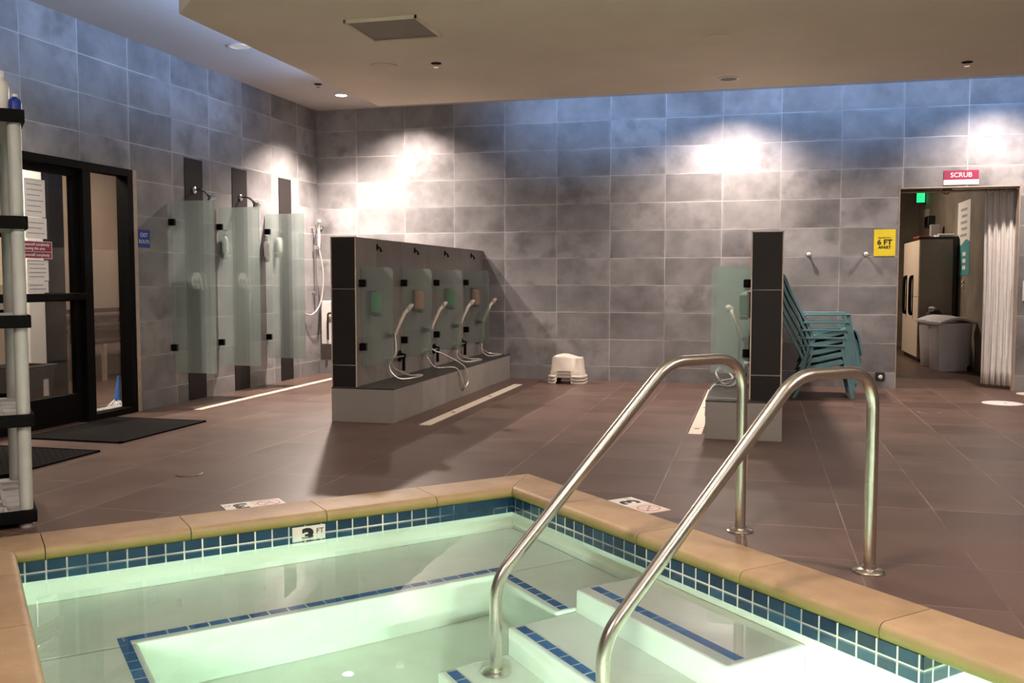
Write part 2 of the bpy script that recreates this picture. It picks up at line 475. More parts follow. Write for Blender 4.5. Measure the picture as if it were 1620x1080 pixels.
# floor with the pool's outline cut out (pieces around the coping)
fl = bmesh.new()
def fpoly(pts):
    fl.faces.new([fl.verts.new((p[0], p[1], 0)) for p in pts])
hole = [puv(UO0, 0), puv(0, 0), puv(0, VEND_O), puv(UO0, VEND_O)]    # left-back, corner(back), right, near
hl, hb, hr, hn = hole
fpoly([(XL, YF), (hn.x, YF), hn, hl, (XL, hl.y)])
fpoly([(XL, hl.y), hl, hb, (hb.x, YB), (XL, YB)])
fpoly([hb, hr, (XR, hr.y), (XR, YB), (hb.x, YB)])
fpoly([hn, (hn.x, YF), (XR, YF), (XR, hr.y), hr])
me = bpy.data.meshes.new('floor'); bmesh.ops.remove_doubles(fl, verts=fl.verts, dist=.001); bmesh.ops.recalc_face_normals(fl, faces=fl.faces)
for f in fl.faces:
    if f.normal.z < 0: f.normal_flip()
fl.to_mesh(me); fl.free()
o = bpy.data.objects.new('floor', me); COL.objects.link(o); me.materials.append(M['floor']); o['kind'] = 'structure'

m = MB()
DY0, DY1, DZ = 5.2, 7.085, 2.07
m.box((XL - .12, YF, 0), (XL, DY0, ZC)).box((XL - .12, DY1, 0), (XL, YB + .12, ZC)).box((XL - .12, DY0, DZ), (XL, DY1, ZC))
struct('wall_left', m, 'wall_left')
OX0, OX1, OZ = 1.413, 2.556, 2.09
m = MB()
m.box((XL, YB, 0), (OX0, YB + .12, ZC)).box((OX1, YB, 0), (XR, YB + .12, ZC)).box((OX0, YB, OZ), (OX1, YB + .12, ZC))
struct('wall_back', m, 'wall_back')
m = MB().box((XR, YF - .1, 0), (XR + .1, YB + .12, ZC)); struct('wall_right', m, 'wall_left')
m = MB().box((XL - .12, YF - .1, 0), (XR, YF, ZC)); struct('wall_front', m, 'wall_back')
m = MB().box((XL - .12, YF - .1, ZC), (XR + .1, YB + .12, ZC + .1)); struct('ceiling', m, 'ceiling_hi')
# dropped ceiling slab with its slanted near-left edge
m = MB()
pl = [(-3.648, 8.87), (-3.648, 5.515), (-1.7, 3.567), (XR - .01, 3.567), (XR - .01, 8.87)]
m.prism([(x, y, ZS) for x, y in pl], (0, 0, .12))
struct('ceiling_soffit', m, 'ceiling')
m = MB()
def fascia(a, b, t=.03):
    a, b = Vector((a[0], a[1], 0)), Vector((b[0], b[1], 0)); d = (b - a); nrm = Vector((-d.y, d.x, 0)).normalized() * t / 2
    c = (a + b) / 2 + Vector((0, 0, 0))
    return c, d / 2, nrm
c, ax, ay = fascia((-3.648, 5.515), (-1.7, 3.567)); m.obox(c + Vector((.02, .02, ZS + .18)), ax, ay, (0, 0, .14))
struct('trim_soffit_fascia', m, 'ceiling_hi')

# ------------------------------------------------------------------ pool
pool = thing('pool', 'sunken square soaking pool with tan stone coping and blue tile waterline', 'pool', puv(-1.4, 3.0, -.995))
ZF = -.995
m = MB()
T = .1
m.pbox(UI0 - T, UI1 + T, VI0 - T, VI0, ZF, -.05)                       # back wall
m.pbox(UI0 - T, UI0, VI0, VEND, ZF, -.05)                              # left wall
m.pbox(UI1, UI1 + T, VI0, VREC, ZF, -.05)                              # right wall
m.pbox(UI1 + T, UREC + T, VREC - T, VREC, ZF, -.05)                    # return of the recess
m.pbox(UREC, UREC + T, VREC, VEND, ZF, -.05)
m.pbox(UI0 - T, UREC + T, VEND, VEND + T, ZF, -.05)
m.pbox(UI0 - T, UREC + T, VI0 - T, VEND + T, ZF - .1, ZF)
obj('basin', m, 'plaster', pool)
ZBEN, VB, UBL, UBR = -.515, .887, -2.285, -.735
m = MB()
m.pbox(UI0, UI1, VI0, VB, ZF, ZBEN).pbox(UI0, UBL, VB, VEND, ZF, ZBEN).pbox(UBR, UI1, VB, 1.42, ZF, ZBEN)
obj('bench', m, 'plaster', pool, .012)
SV0, SV1 = 1.42, 2.33
for z, u in ((-.295, -.64), (-.545, -.97), (-.795, -1.285)):
    m = MB().pbox(u, UI1, SV0, SV1, ZF, z)
    obj('step', m, 'plaster', pool, .014)
for z, u in ((-.295, -.555), (-.545, -.925), (-.795, -1.235)):
    obj('step_edge_tiles', MB().pbox(u - .021, u + .021, SV0 + .02, SV1 - .03, z, z + .003), 'edge2', pool)
obj('bench_edge_tiles', MB().pbox(-2.35, -.66, .805, .847, ZBEN, ZBEN + .003), 'edge1', pool)
obj('bench_edge_tiles', MB().pbox(-2.35, -2.308, .847, VEND, ZBEN, ZBEN + .003), 'edge2', pool)
obj('bench_edge_tiles', MB().pbox(-.702, -.66, .847, 1.40, ZBEN, ZBEN + .003), 'edge2', pool)
# waterline tile bands
ZT0, ZT1 = -.2105, -.045
obj('waterline_tiles', MB().pbox(UI0, UI1, VI0 - .001, VI0 + .006, ZT0, ZT1), 'band1', pool)
obj('waterline_tiles', MB().pbox(UI1 - .006, UI1 + .001, VI0, VREC + .006, ZT0, ZT1), 'band2', pool)
obj('waterline_tiles', MB().pbox(UI1 - .006, UREC, VREC - .001, VREC + .006, ZT0, ZT1), 'band1', pool)
obj('waterline_tiles', MB().pbox(UI0 - .001, UI0 + .006, VI0, VEND, ZT0, ZT1), 'band2', pool)
dm = obj('depth_marker_tile', MB().pbox(-1.488, -1.325, VI0 + .004, VI0 + .010, -.178, -.05), 'sign_tile', pool)
dm['label'] = 'white 3 FT depth tile'
lettering('3', dm, puv(-1.412, VI0 + .0105, -.104), D1, (0, 0, 1), .105, 'ink', squash=1.25, bold=.005)
lettering('FT', dm, puv(-1.352, VI0 + .0105, -.079), D1, (0, 0, 1), .036, 'ink')
# coping stones with a rounded nose; w runs from the outer edge to the pool
CW, ZT, ZN = .272, .012, -.052
prof = [(0, -.03), (0, ZT - .003), (.004, ZT)]
for k in range(9):
    a = PI / 2 - PI * k / 8
    prof.append((CW - .03 + .03 * math.cos(a), (ZT + ZN) / 2 + (ZT - ZN) / 2 * math.sin(a)))
prof.append((.05, ZN))
def coping(base, axis, wdir, s0, s1, m0=0, m1=0):
    mb = MB(); r0, r1 = [], []
    for wv, z in prof:
        r0.append(base + axis * (s0 + m0 * wv) + wdir * wv + Vector((0, 0, z)))
        r1.append(base + axis * (s1 + m1 * wv) + wdir * wv + Vector((0, 0, z)))
    mb.loft([r0, r1]); mb.b.faces.new([v for v in mb.b.verts][:len(prof)]); mb.b.faces.new([v for v in mb.b.verts][len(prof):])
    return obj('coping_stone', mb, 'stone', pool, 0, True)
gp = .004
bs = puv(0, 0)
seams = [UO0, -2.62, -2.02, -1.42, -.80, -.28, 0.0]
seams = [UO0, -2.55, -1.955, -1.315, -.72, 0.0]
for i in range(len(seams) - 1):
    a, b = seams[i], seams[i + 1]
    coping(bs, D1, D2, a + gp / 2, b - gp / 2, 1 if i == 0 else 0, -1 if i == len(seams) - 2 else 0)
ss = [0.0, .72, 1.36, 2.0, 2.64, 3.28, 3.92, 4.56, 5.2, VEND_O]
for i in range(len(ss) - 1):
    coping(bs, D2, -D1, ss[i] + gp / 2, ss[i + 1] - gp / 2, 1 if i == 0 else 0, -1 if i == len(ss) - 2 else 0)
bl = puv(UO0, 0)
ss = [0.0, .62, 1.24, 1.86, 2.48, 3.1, 3.72, 4.4, 5.1, VEND_O]
for i in range(len(ss) - 1):
    coping(bl, D2, D1, ss[i] + gp / 2, ss[i + 1] - gp / 2, 1 if i == 0 else 0, -1 if i == len(ss) - 2 else 0)
bn = puv(UO0, VEND_O)
coping(bn, D1, -D2, 0, -UO0, 1, -1)
# water body
m = MB()
m.prism([puv(u, v, ZW) for u, v in ((UI0 - .02, VI0 - .02), (UI1 + .02, VI0 - .02), (UI1 + .02, VREC - .02), (UREC + .02, VREC - .02), (UREC + .02, VEND + .02), (UI0 - .02, VEND + .02))][::-1], (0, 0, ZF - ZW - .03))
wt = obj('pool_water', m, 'water'); tag(wt, 'clear pale green water filling the pool', 'water')
# underwater lamps in the face of the near bench
def plamp(u, v, z, au, av, az, power, sx=.4, sy=.18):
    area(puv(u, v, z), puv(au, av, az), power, sx, sy, POOLW)
plamp(-2.26, 3.2, -.60, -.6, 1.9, -.55, 8)
plamp(-2.6, 3.6, -.24, -.6, 1.2, -.75, 47, .5, .14)
plamp(-1.3, 6.3, -.28, -1.3, 1.0, -.75, 88, .9, .22)

# ------------------------------------------------------------------ handrails
def rail(v, label):
    r0 = puv(.18, v, 0)
    t = thing('handrail', label, 'handrail', r0, 'bent steel pool handrails')
    prof = [(.182, 0), (.182, .787), (-.24, .787), (-1.088, -.02), (-1.088, -.795)]
    path = fillet([puv(u, v, z) for u, z in prof], [.15, .22, .20], 10)
    obj('rail_tube', MB().tube(path, .0238, 20), 'steel', t, 0, True)
    for u, z in ((.182, 0.0), (-1.088, -.795)):
        obj('floor_flange', MB().lathe(puv(u, v, z), [(.060, 0), (.060, .006), (.052, .014), (.028, .018), (.026, .03)], seg=28), 'steel', t, 0, True)
    return t
rail(1.534, 'left steel handrail at the pool corner, farther of the two into the room')
rail(2.235, 'right steel handrail crossing in front of the stacked teal chairs')

# ------------------------------------------------------------------ signs laid in the deck
def deck_sign(label, c, right, upv, w, h):
    c, r, u = Vector(c), Vector(right), Vector(upv)
    t = thing('depth_sign', label, 'sign', c)
    obj('number_tile', MB().obox(c + r * w / 4 + Vector((0, 0, .002)), r * (w / 4 - .001), u * h / 2, (0, 0, .002)), 'sign_tile', t)
    nt_ = obj('symbol_tile', MB().obox(c - r * w / 4 + Vector((0, 0, .002)), r * (w / 4 - .001), u * h / 2, (0, 0, .002)), 'pink_tile', t)
    z = Vector((0, 0, .0045))
    lettering('3', t, c + r * w * .22 + z, r, u, h * .95, 'ink', squash=1.2, bold=.004)
    lettering('FT', t, c + r * w * .42 - u * h * .22 + z, r, u, h * .22, 'gray_ink')
    # no-diving symbol: ring, bar and a little diving figure
    cc = c - r * w * .25 + z
    mb = MB()
    ring = [cc + (r * math.cos(a) + u * math.sin(a)) * h * .40 for a in [2 * PI * k / 28 for k in range(29)]]
    for k in range(28):
        a, b = ring[k], ring[k + 1]; ai, bi = cc + (a - cc) * .84, cc + (b - cc) * .84
        mb.face([a, b, bi, ai])
    d = (r - u).normalized(); e = (r + u).normalized()
    mb.face([cc + d * h * .38 + e * .006, cc + d * h * .38 - e * .006, cc - d * h * .38 - e * .006, cc - d * h * .38 + e * .006])
    obj('ban_ring', mb, 'ink_pink', nt_)
    mb = MB()
    mb.tube([cc + r * h * .2 + u * h * .2, cc, cc - r * h * .16 - u * h * .02], h * .035, 6); mb.tube([cc, cc - u * h * .22 - r * h * .1], h * .03, 6)
    bmesh.ops.scale(mb.b, verts=mb.b.verts, vec=(1, 1, .05), space=Matrix.Translation(-cc))
    obj('diver_figure', mb, 'gray_ink', nt_)
    return t
deck_sign('white and pink 3 FT no-diving tile set behind the back edge of the pool', puv(-1.575, -.082), -D1, D2, .30, .15)
deck_sign('white 3 FT no-diving tile set beside the right edge near the handrails', puv(.092, .912), -D2, -D1, .32, .15)

# ------------------------------------------------------------------ shower partitions
def partition(label, x0, x1, y0, side, cx0, cx1, cy0):
    t = thing('shower_partition', label, 'partition wall', ((x0 + x1) / 2, y0, 0))
    H, cb = 1.478, .28
    obj('wall_core', MB().box((x0, y0 + .012, cb), (x1, YB, H)), 'part_face', t, .003)
    e = obj('end_panel', MB().box((x0 + .006, y0, cb), (x1 - .006, y0 + .012, H - .004)), 'black_tile', t); e['label'] = 'black tiled end'
    obj('curb', MB().box((cx0, cy0, 0), (cx1, YB - .01, cb - .012)), 'curb_y', t, .003)
    g = obj('ledge', MB().box((cx0, cy0, cb - .012), (cx1, YB - .01, cb)), 'ledge', t, .002)
    if side > 0: pass
    mt = MB()
    mt.box((x0 - .003, y0 - .003, cb), (x0 + .006, y0 + .006, H)); mt.box((x1 - .006, y0 - .003, cb), (x1 + .003, y0 + .006, H))
    mt.box((x0 - .003, y0 - .003, H - .004), (x1 + .003, y0 + .006, H + .003))
    obj('edge_trim', mt, 'trim', t)
    return t
partition('long low wall with black tiled end and four frosted dividers on its right side', -3.303, -3.091, 7.0, 1, -3.300, -2.766, 6.975)
partition('low wall right of the pool handrails with black end, chairs behind it', -.043, .174, 6.99, -1, -.347, .182, 6.86)

def hinge(mb, x, y, z, s):
    mb.box((x, y - .022, z - .03), (x + s * .055, y + .022, z + .03))

def low_divider(x, y, s, label):
    t = thing('glass_divider', label, 'glass divider', (x, y, .45), 'frosted dividers on the low walls')
    w_, r_ = .285, .04
    pts = [(x + s * .012, y - .005, .452)]
    pts += [(x + s * w_, y - .005, .452)]
    for k in range(6):
        a = k / 5 * PI / 2
        pts.append((x + s * (w_ - r_ + r_ * math.cos(a)), y - .005, 1.238 - r_ + r_ * math.sin(a)))
    pts.append((x + s * .012, y - .005, 1.238))
    obj('glass_panel', MB().prism(pts, (0, .01, 0)), 'frosted', t)
    for z in (1.11, .60):
        mb = MB(); hinge(mb, x, y, z, s); obj('hinge', mb, 'black_metal', t, .003)
    return t
FX = -3.091
names = ['first (nearest) frosted divider on the left low wall, green soap behind it',
         'second frosted divider on the left low wall, pale handset hanging at its left edge',
         'third frosted divider on the left low wall, green soap dispenser showing through',
         'fourth and farthest frosted divider on the left low wall, by the back wall']
DIVY = [7.076, 8.0, 8.89, 9.87]
for y, n in zip(DIVY, names): low_divider(FX, y, 1, n)
names = ['nearest frosted divider on the left side of the right low wall',
         'second frosted divider on the right low wall, seen through the nearest',
         'third frosted divider on the right low wall, seen through nearer ones',
         'farthest frosted divider on the right low wall']
for y, n in zip(DIVY, names): low_divider(-.043, y + .06, -1, n)

def dispenser(x, y, z, s, mat, label):
    t = thing('soap_dispenser', label, 'soap dispenser', (x, y, z), 'wall soap dispensers')
    mb = MB(); mb.box((x, y - .055, z - .10), (x + s * .03, y + .055, z + .10)); obj('back_plate', mb, 'dark_plastic', t, .008)
    rings = []
    for zz, sc in ((-.085, .6), (-.075, .95), (.0, 1.0), (.07, .95), (.088, .6)):
        rings.append([(x + s * (.03 + .062 * sc * max(0, math.cos(a))), y + .056 * sc * math.sin(a), z + zz) for a in [-PI / 2 + PI * k / 10 for k in range(11)]])
    mb = MB().loft(rings); 
    mb.b.verts.ensure_lookup_table(); vs = list(mb.b.verts)
    mb.b.faces.new(vs[:11]); mb.b.faces.new(vs[-11:])
    obj('soap_cartridge', mb, mat, t, 0, True)
    mb = MB().box((x + s * .02, y - .03, z - .115), (x + s * .085, y + .03, z - .09)); obj('push_lever', mb, 'dark_plastic', t, .005)
    return t
dispenser(FX, 7.30, .95, 1, 'green', 'green soap dispenser behind the nearest divider of the left low wall')
dispenser(FX, 8.32, .95, 1, 'pink', 'orange-pink soap dispenser behind the second divider of the left low wall')
dispenser(FX, 9.25, .95, 1, 'green', 'green soap dispenser behind the third divider of the left low wall')
dispenser(FX, 10.15, .95, 1, 'pink', 'pink soap dispenser behind the farthest divider of the left low wall')
for y, mt, n in ((7.45, 'green', 'dispenser glimpsed behind the nearest divider of the right low wall'),
                 (8.38, 'pink', 'pink dispenser behind the second divider of the right low wall')):
    dispenser(-.043, y, .95, -1, mt, n)

def hand_shower(x, y, s, label, loops, mat='hose'):
    """sit-down shower station: mixer, holder, handset leaning out of it, hose drooping to the ledge"""
    t = thing('hand_shower', label, 'hand shower', (x, y, .28), 'hand showers of the low walls')
    mb = MB().lathe((x, y, .66), [(.035, 0), (.035, .012), (.018, .02), (.018, .07)], axis=(s, 0, 0), seg=16)
    obj('holder', mb, 'black_metal', t, 0, True)
    hx = x + s * .085
    a, b = Vector((hx, y, .665)), Vector((hx + s * .05, y + .03, .80))
    c = Vector((hx + s * .085, y + .13, .895))
    mb = MB().tube(curve([a, (a + b) / 2 + Vector((0, 0, .005)), b, (b + c) / 2 + Vector((0, -.012, .012)), c], 5), .014, 12, .018)
    obj('handle', mb, 'stool', t, 0, True)
    d = Vector((s * .75, .25, -.6)).normalized()
    mb = MB().lathe(c - d * .012, [(.018, -.012), (.036, -.004), (.046, .012), (.047, .026), (.030, .030)], axis=d, seg=20)
    obj('spray_head', mb, 'stool', t, 0, True)
    obj('hose', MB().tube(curve([a + Vector((0, 0, .01))] + loops, 9), .0075, 8), mat, t, 0, True)
    mb = MB().lathe((x, y + .02, .46), [(.022, 0), (.022, .012), (.014, .02), (.014, .05)], axis=(s, 0, 0), seg=14)
    mb.tube([(x + s * .045, y - .04, .46), (x + s * .045, y + .30, .46)], .010, 8)
    obj('supply_pipe', mb, 'chrome', t, 0, True)
    mb = MB().lathe((x, y + .32, .46), [(.05, 0), (.05, .008), (.025, .02), (.02, .055)], axis=(s, 0, 0), seg=18)
    mb.box((x + s * .03, y + .305, .33), (x + s * .05, y + .335, .46))
    obj('mixer_valve', mb, 'black_metal', t, 0, True)
    return t
x = FX
hand_shower(x, 7.62, 1, 'pale hand shower hanging between the first and second dividers, left low wall',
            [(x + .10, 7.60, .52), (x + .07, 7.52, .40), (x + .14, 7.55, .30), (x + .22, 7.75, .29), (x + .2, 7.98, .29), (x + .12, 7.85, .30), (x + .05, 7.66, .38), (x + .045, 7.64, .455)])
hand_shower(x, 8.55, 1, 'pale hand shower between second and third dividers, hose hanging over the curb',
            [(x + .10, 8.50, .50), (x + .2, 8.62, .42), (x + .335, 8.80, .30), (x + .355, 8.86, .15), (x + .350, 8.76, .10), (x + .345, 8.68, .20), (x + .30, 8.62, .30), (x + .14, 8.52, .31), (x + .05, 8.54, .40), (x + .045, 8.57, .455)])
hand_shower(x, 9.46, 1, 'pale hand shower seen through the third divider, hose coiled on the ledge',
            [(x + .10, 9.42, .5), (x + .08, 9.36, .36), (x + .14, 9.42, .29), (x + .25, 9.6, .29), (x + .22, 9.76, .29), (x + .12, 9.66, .30), (x + .06, 9.5, .36), (x + .045, 9.48, .455)])
hand_shower(x, 10.33, 1, 'white hand shower at the far end of the left low wall',
            [(x + .10, 10.28, .5), (x + .09, 10.24, .36), (x + .16, 10.24, .29), (x + .26, 10.38, .29), (x + .24, 10.5, .29), (x + .12, 10.46, .30), (x + .06, 10.37, .36), (x + .045, 10.35, .455)])
x = -.043
hand_shower(x, 7.85, -1, 'hand shower of the right low wall with grey hose looped over its ledge',
            [(x - .10, 7.82, .5), (x - .12, 7.75, .36), (x - .20, 7.8, .295), (x - .285, 8.15, .35), (x - .25, 8.5, .36), (x - .15, 8.3, .30), (x - .26, 7.95, .295), (x - .31, 7.5, .26), (x - .318, 7.22, .12), (x - .315, 7.32, .2), (x - .28, 7.62, .3), (x - .13, 7.7, .30), (x - .045, 7.86, .455)], 'gray_plastic')

for y in (7.44, 8.34, 9.22, 10.14):
    t = thing('robe_hook', {7.44: 'black hook on the low wall above the nearest divider', 8.34: 'black hook above the second divider of the left low wall',
                            9.22: 'black hook above the third divider of the left low wall', 10.14: 'black hook above the farthest divider of the left low wall'}[y], 'hook', (FX, y, 1.40), 'black hooks along the low wall')
    obj('plate', MB().box((FX, y - .014, 1.385), (FX + .008, y + .014, 1.435)), 'black_metal', t, .003)
    obj('peg', MB().tube(curve([(FX + .006, y, 1.41), (FX + .03, y, 1.40), (FX + .035, y, 1.375), (FX + .045, y, 1.385)], 4), .007, 8), 'black_metal', t, 0, True)

# ------------------------------------------------------------------ standing showers on the left wall
STR = [(7.86, 8.15), (8.683, 8.97), (9.655, 9.94)]
for (a, b), n in zip(STR, ('nearest dark tile strip behind the first shower head', 'middle dark tile strip behind the second shower head', 'farthest dark tile strip, beside the hand shower rail')):
    tag(obj('tile_strip', MB().box((XL, a, 0), (XL + .006, b, 2.275)), 'strip_tile'), n, 'tile strip', 'dark tile strips of the showers')
for y, n in ((7.612, 'nearest tall frosted screen, beside the entrance door'), (8.405, 'middle tall frosted screen on the left wall'), (9.352, 'farthest tall frosted screen, next to the corner')):
    t = thing('shower_screen', n, 'glass screen', (XL, y, .29), 'tall frosted shower screens')
    obj('glass_panel', MB().box((XL + .012, y - .005, .29), (XL + .455, y + .005, 1.85)), 'frosted', t)
    for z in (1.66, .52):
        mb = MB(); hinge(mb, XL, y, z, 1); obj('hinge', mb, 'black_metal', t, .003)
for y, n in ((8.005, 'chrome shower head on the nearest dark strip'), (8.835, 'chrome shower head on the middle dark strip')):
    z = 1.985
    t = thing('wall_shower', n, 'shower head', (XL, y, z), 'chrome wall shower heads')
    obj('flange', MB().lathe((XL + .006, y, z), [(.036, 0), (.034, .01), (.016, .022)], axis=(1, 0, 0), seg=18), 'chrome', t, 0, True)
    e = Vector((XL + .155, y, z - .045))
    obj('arm', MB().tube(curve([(XL + .01, y, z), (XL + .07, y, z + .004), (XL + .12, y, z - .015), e], 5), .0115, 10), 'chrome', t, 0, True)
    d = Vector((.62, 0, -.78)).normalized()
    obj('spray_head', MB().lathe(e - d * .005, [(.012, 0), (.016, .02), (.024, .035), (.038, .055), (.040, .072), (.03, .075)], axis=d, seg=20), 'chrome', t, 0, True)
    # mixer below, seen blurred through the glass
    zz = 1.13
    t = thing('shower_valve', n.replace('head', 'valve').replace('on the', 'low on the') + ', behind frosted glass', 'shower valve', (XL, y, zz), 'chrome shower valves')
    obj('valve_plate', MB().lathe((XL + .006, y, zz), [(.085, 0), (.083, .008), (.03, .018), (.03, .055)], axis=(1, 0, 0), seg=24), 'chrome', t, 0, True)
    obj('valve_lever', MB().tube([(XL + .055, y, zz), (XL + .065, y + .02, zz - .09)], .010, 10), 'chrome', t, 0, True)
def bottle_set(y, n, z=1.50):
    x = XL + .045
    t = thing('pump_bottle', n, 'soap dispenser', (XL, y, z), 'soap bottles of the standing showers')
    obj('bracket', MB().box((XL, y - .03, z - .10), (XL + .075, y + .03, z - .085)).box((XL, y - .03, z - .10), (XL + .008, y + .03, z + .03)), 'chrome', t, .003)
    obj('bottle', MB().lathe((x, y, z - .085), [(.030, 0), (.033, .01), (.033, .13), (.024, .155), (.012, .165)], seg=20), 'white', t, 0, True)
    obj('pump', MB().lathe((x, y, z + .08), [(.012, 0), (.012, .02), (.006, .025), (.006, .05)], seg=12).box((x - .01, y - .01, z + .13), (x + .04, y + .01, z + .145)), 'chrome', t, 0, True)
    obj('tap', MB().lathe((x, y, z - .15), [(.02, 0), (.03, .02), (.03, .05)], seg=14), 'chrome', t, 0, True)
bottle_set(8.455, 'white soap bottle on a chrome bracket right of the nearest screen', 1.49)
bottle_set(9.29, 'white soap bottle on a chrome bracket right of the middle screen', 1.48)
bottle_set(9.56, 'pinkish soap bottle blurred behind the farthest screen', 1.53)
# slide bar with hand shower in the corner
y = 10.46
t = thing('slide_bar_shower', 'white hand shower on a chrome slide bar in the room corner', 'hand shower', (XL, y, .93))
obj('slide_bar', MB().tube([(XL + .05, y, .95), (XL + .05, y, 1.80)], .0115, 12).tube([(XL, y, 1.76), (XL + .05, y, 1.76)], .012, 10).tube([(XL, y, .99), (XL + .05, y, .99)], .012, 10), 'chrome', t, 0, True)
obj('slider', MB().box((XL + .03, y - .02, 1.50), (XL + .10, y + .02, 1.55)), 'chrome', t, .006)
obj('handset', MB().tube(curve([(XL + .09, y, 1.52), (XL + .10, y - .01, 1.68), (XL + .10, y - .03, 1.80), (XL + .13, y - .06, 1.84)], 6), .015, 12, .02), 'white', t, 0, True)
obj('spray_head', MB().lathe((XL + .10, y + .02, 1.74), [(.02, -.02), (.045, 0), (.045, .02), (.03, .024)], axis=(.8, .3, -.5), seg=18), 'dark_plastic', t, 0, True)
obj('hose', MB().tube(curve([(XL + .09, y, 1.52), (XL + .13, y + .02, 1.25), (XL + .13, y, 1.0), (XL + .11, y - .06, .82), (XL + .07, y - .16, .73), (XL + .03, y - .24, .74), (XL + .005, y - .27, .78)], 8), .009, 10), 'hose', t, 0, True)
# fold-down seat on the back wall, mostly behind the low wall
t = thing('folding_shower_seat', 'white folded shower seat on the back wall in the corner', 'shower seat', (-4.9, YB, .35))
obj('seat_board', MB().box((-5.12, YB - .06, .36), (-4.68, YB - .02, .89)), 'white', t, .01)
obj('seat_frame', MB().tube(fillet([(-5.02, YB - .085, .42), (-5.02, YB - .085, .74), (-4.78, YB - .085, .74), (-4.78, YB - .085, .42)], .03, 4), .012, 10), 'dark_plastic', t, 0, True)
obj('mounting_plate', MB().box((-5.10, YB - .02, .40), (-4.70, YB, .80)), 'chrome', t)

# ------------------------------------------------------------------ floor drains, mats
def gutter(x0, x1, y0, y1, label, joints):
    t = thing('trench_drain', label, 'floor drain', ((x0 + x1) / 2, (y0 + y1) / 2, 0), 'cream trench drains')
    ys = [y0] + joints + [y1]
    for a, b in zip(ys[:-1], ys[1:]):
        mb = MB(); mb.box((x0, a + .003, .0005), (x1, b - .003, .0045)); obj('grate', mb, 'gutter', t)
    mb = MB()
    for yy in joints: mb.box((x0 + .03, yy - .06, .0045), (x1 - .03, yy - .035, .0055))
    if joints: obj('lifting_slot', mb, 'black_metal', t)
gutter(-4.775, -4.695, 7.30, 10.45, 'cream trench drain along the standing showers by the left wall', [8.3, 9.4])
gutter(-2.556, -2.463, 6.97, 9.99, 'cream trench drain on the floor right of the left low wall', [7.75, 8.9])
gutter(-.478, -.382, 7.04, 9.99, 'cream trench drain beside the curb of the right low wall', [7.35, 8.6])
def roundcap(x, y, r, label, mat, rim=None):
    t = thing('drain_cover', label, 'floor drain', (x, y, 0))
    obj('lid', MB().lathe((x, y, .0005), [(r, 0), (r, .004), (r * .93, .0055)], seg=36), mat, t)
    obj('rim', MB().lathe((x, y, .0005), [(r * 1.06, 0), (r * 1.06, .002)], seg=36), rim or mat, t)
    if mat == 'white': obj('finger_hole', MB().lathe((x + .02, y - .02, .0055), [(.012, 0), (.012, .001)], seg=12), 'black_metal', t)
roundcap(2.208, 9.557, .165, 'large white round cover on the floor before the doorway', 'white')
roundcap(2.70, 10.40, .165, 'cream round cover at the right edge by the back wall', 'gutter')
roundcap(-3.20, 4.84, .075, 'small dull round floor drain between the mats and the pool', 'floor', 'steel')
roundcap(1.449, 8.751, .085, 'small flush round drain right of the teal chairs', 'floor', 'trim')
def floor_mat(x0, x1, y0, y1, label, mat):
    t = thing('rubber_mat', label, 'floor mat', ((x0 + x1) / 2, (y0 + y1) / 2, 0))
    obj('mat_surface', MB().box((x0 + .02, y0 + .02, .001), (x1 - .02, y1 - .02, .011)), mat, t)
    mb = MB()
    for a, b in (((x0, y0), (x1, y0 + .025)), ((x0, y1 - .025), (x1, y1)), ((x0, y0), (x0 + .025, y1)), ((x1 - .025, y0), (x1, y1))):
        mb.box((a[0], a[1], .0008), (b[0], b[1], .013))
    obj('mat_border', mb, 'black_rubber', t)
floor_mat(-5.10, -4.265, 5.645, 6.70, 'dark rubber mat lying in front of the glass sidelight', 'mat')
floor_mat(-5.08, -4.19, 4.15, 5.335, 'black open-grid rubber mat behind the grey shelving unit', 'mat_open')

# ------------------------------------------------------------------ entrance door in the left wall
fr = struct('door_1', MB().box((XL - .10, DY0, DZ - .06), (XL + .012, DY1, DZ)).box((XL - .10, 7.015, 0), (XL + .012, DY1, DZ - .06)).box((XL - .10, DY0, 0), (XL + .012, DY0 + .06, DZ - .06))
            .box((XL - .10, 6.46, 0), (XL + .012, 6.552, DZ - .06)).box((XL - .10, 6.552, 0), (XL + .012, 7.015, .05)), 'black_metal')
fr['label'] = 'black framed glass entrance door with sidelight'
obj('door_leaf', MB().box((XL - .07, 5.27, .01), (XL - .02, 6.455, .24)).box((XL - .07, 5.27, 1.945), (XL - .02, 6.455, 2.005)).box((XL - .07, 6.375, .24), (XL - .02, 6.455, 1.945)).box((XL - .07, 5.27, .24), (XL - .02, 5.36, 1.945)).box((XL - .07, 5.36, .97), (XL - .02, 6.375, 1.015)), 'black_metal', fr, .003)
obj('door_glass', MB().box((XL - .050, 5.36, .24), (XL - .042, 6.375, 1.945)), 'glass', fr)
obj('sidelight_glass', MB().box((XL - .050, 6.552, .05), (XL - .042, 7.015, DZ - .06)), 'glass', fr)
obj('push_bar', MB().box((XL + .03, 5.40, .98), (XL + .075, 6.44, 1.035)).box((XL - .02, 5.40, .985), (XL + .05, 5.46, 1.03)).box((XL - .02, 6.38, .985), (XL + .05, 6.44, 1.03)), 'black_metal', fr, .005)
struct('trim_door', MB().box((XL - .002, DY1, 0), (XL + .012, DY1 + .05, DZ + .0)), 'trim')
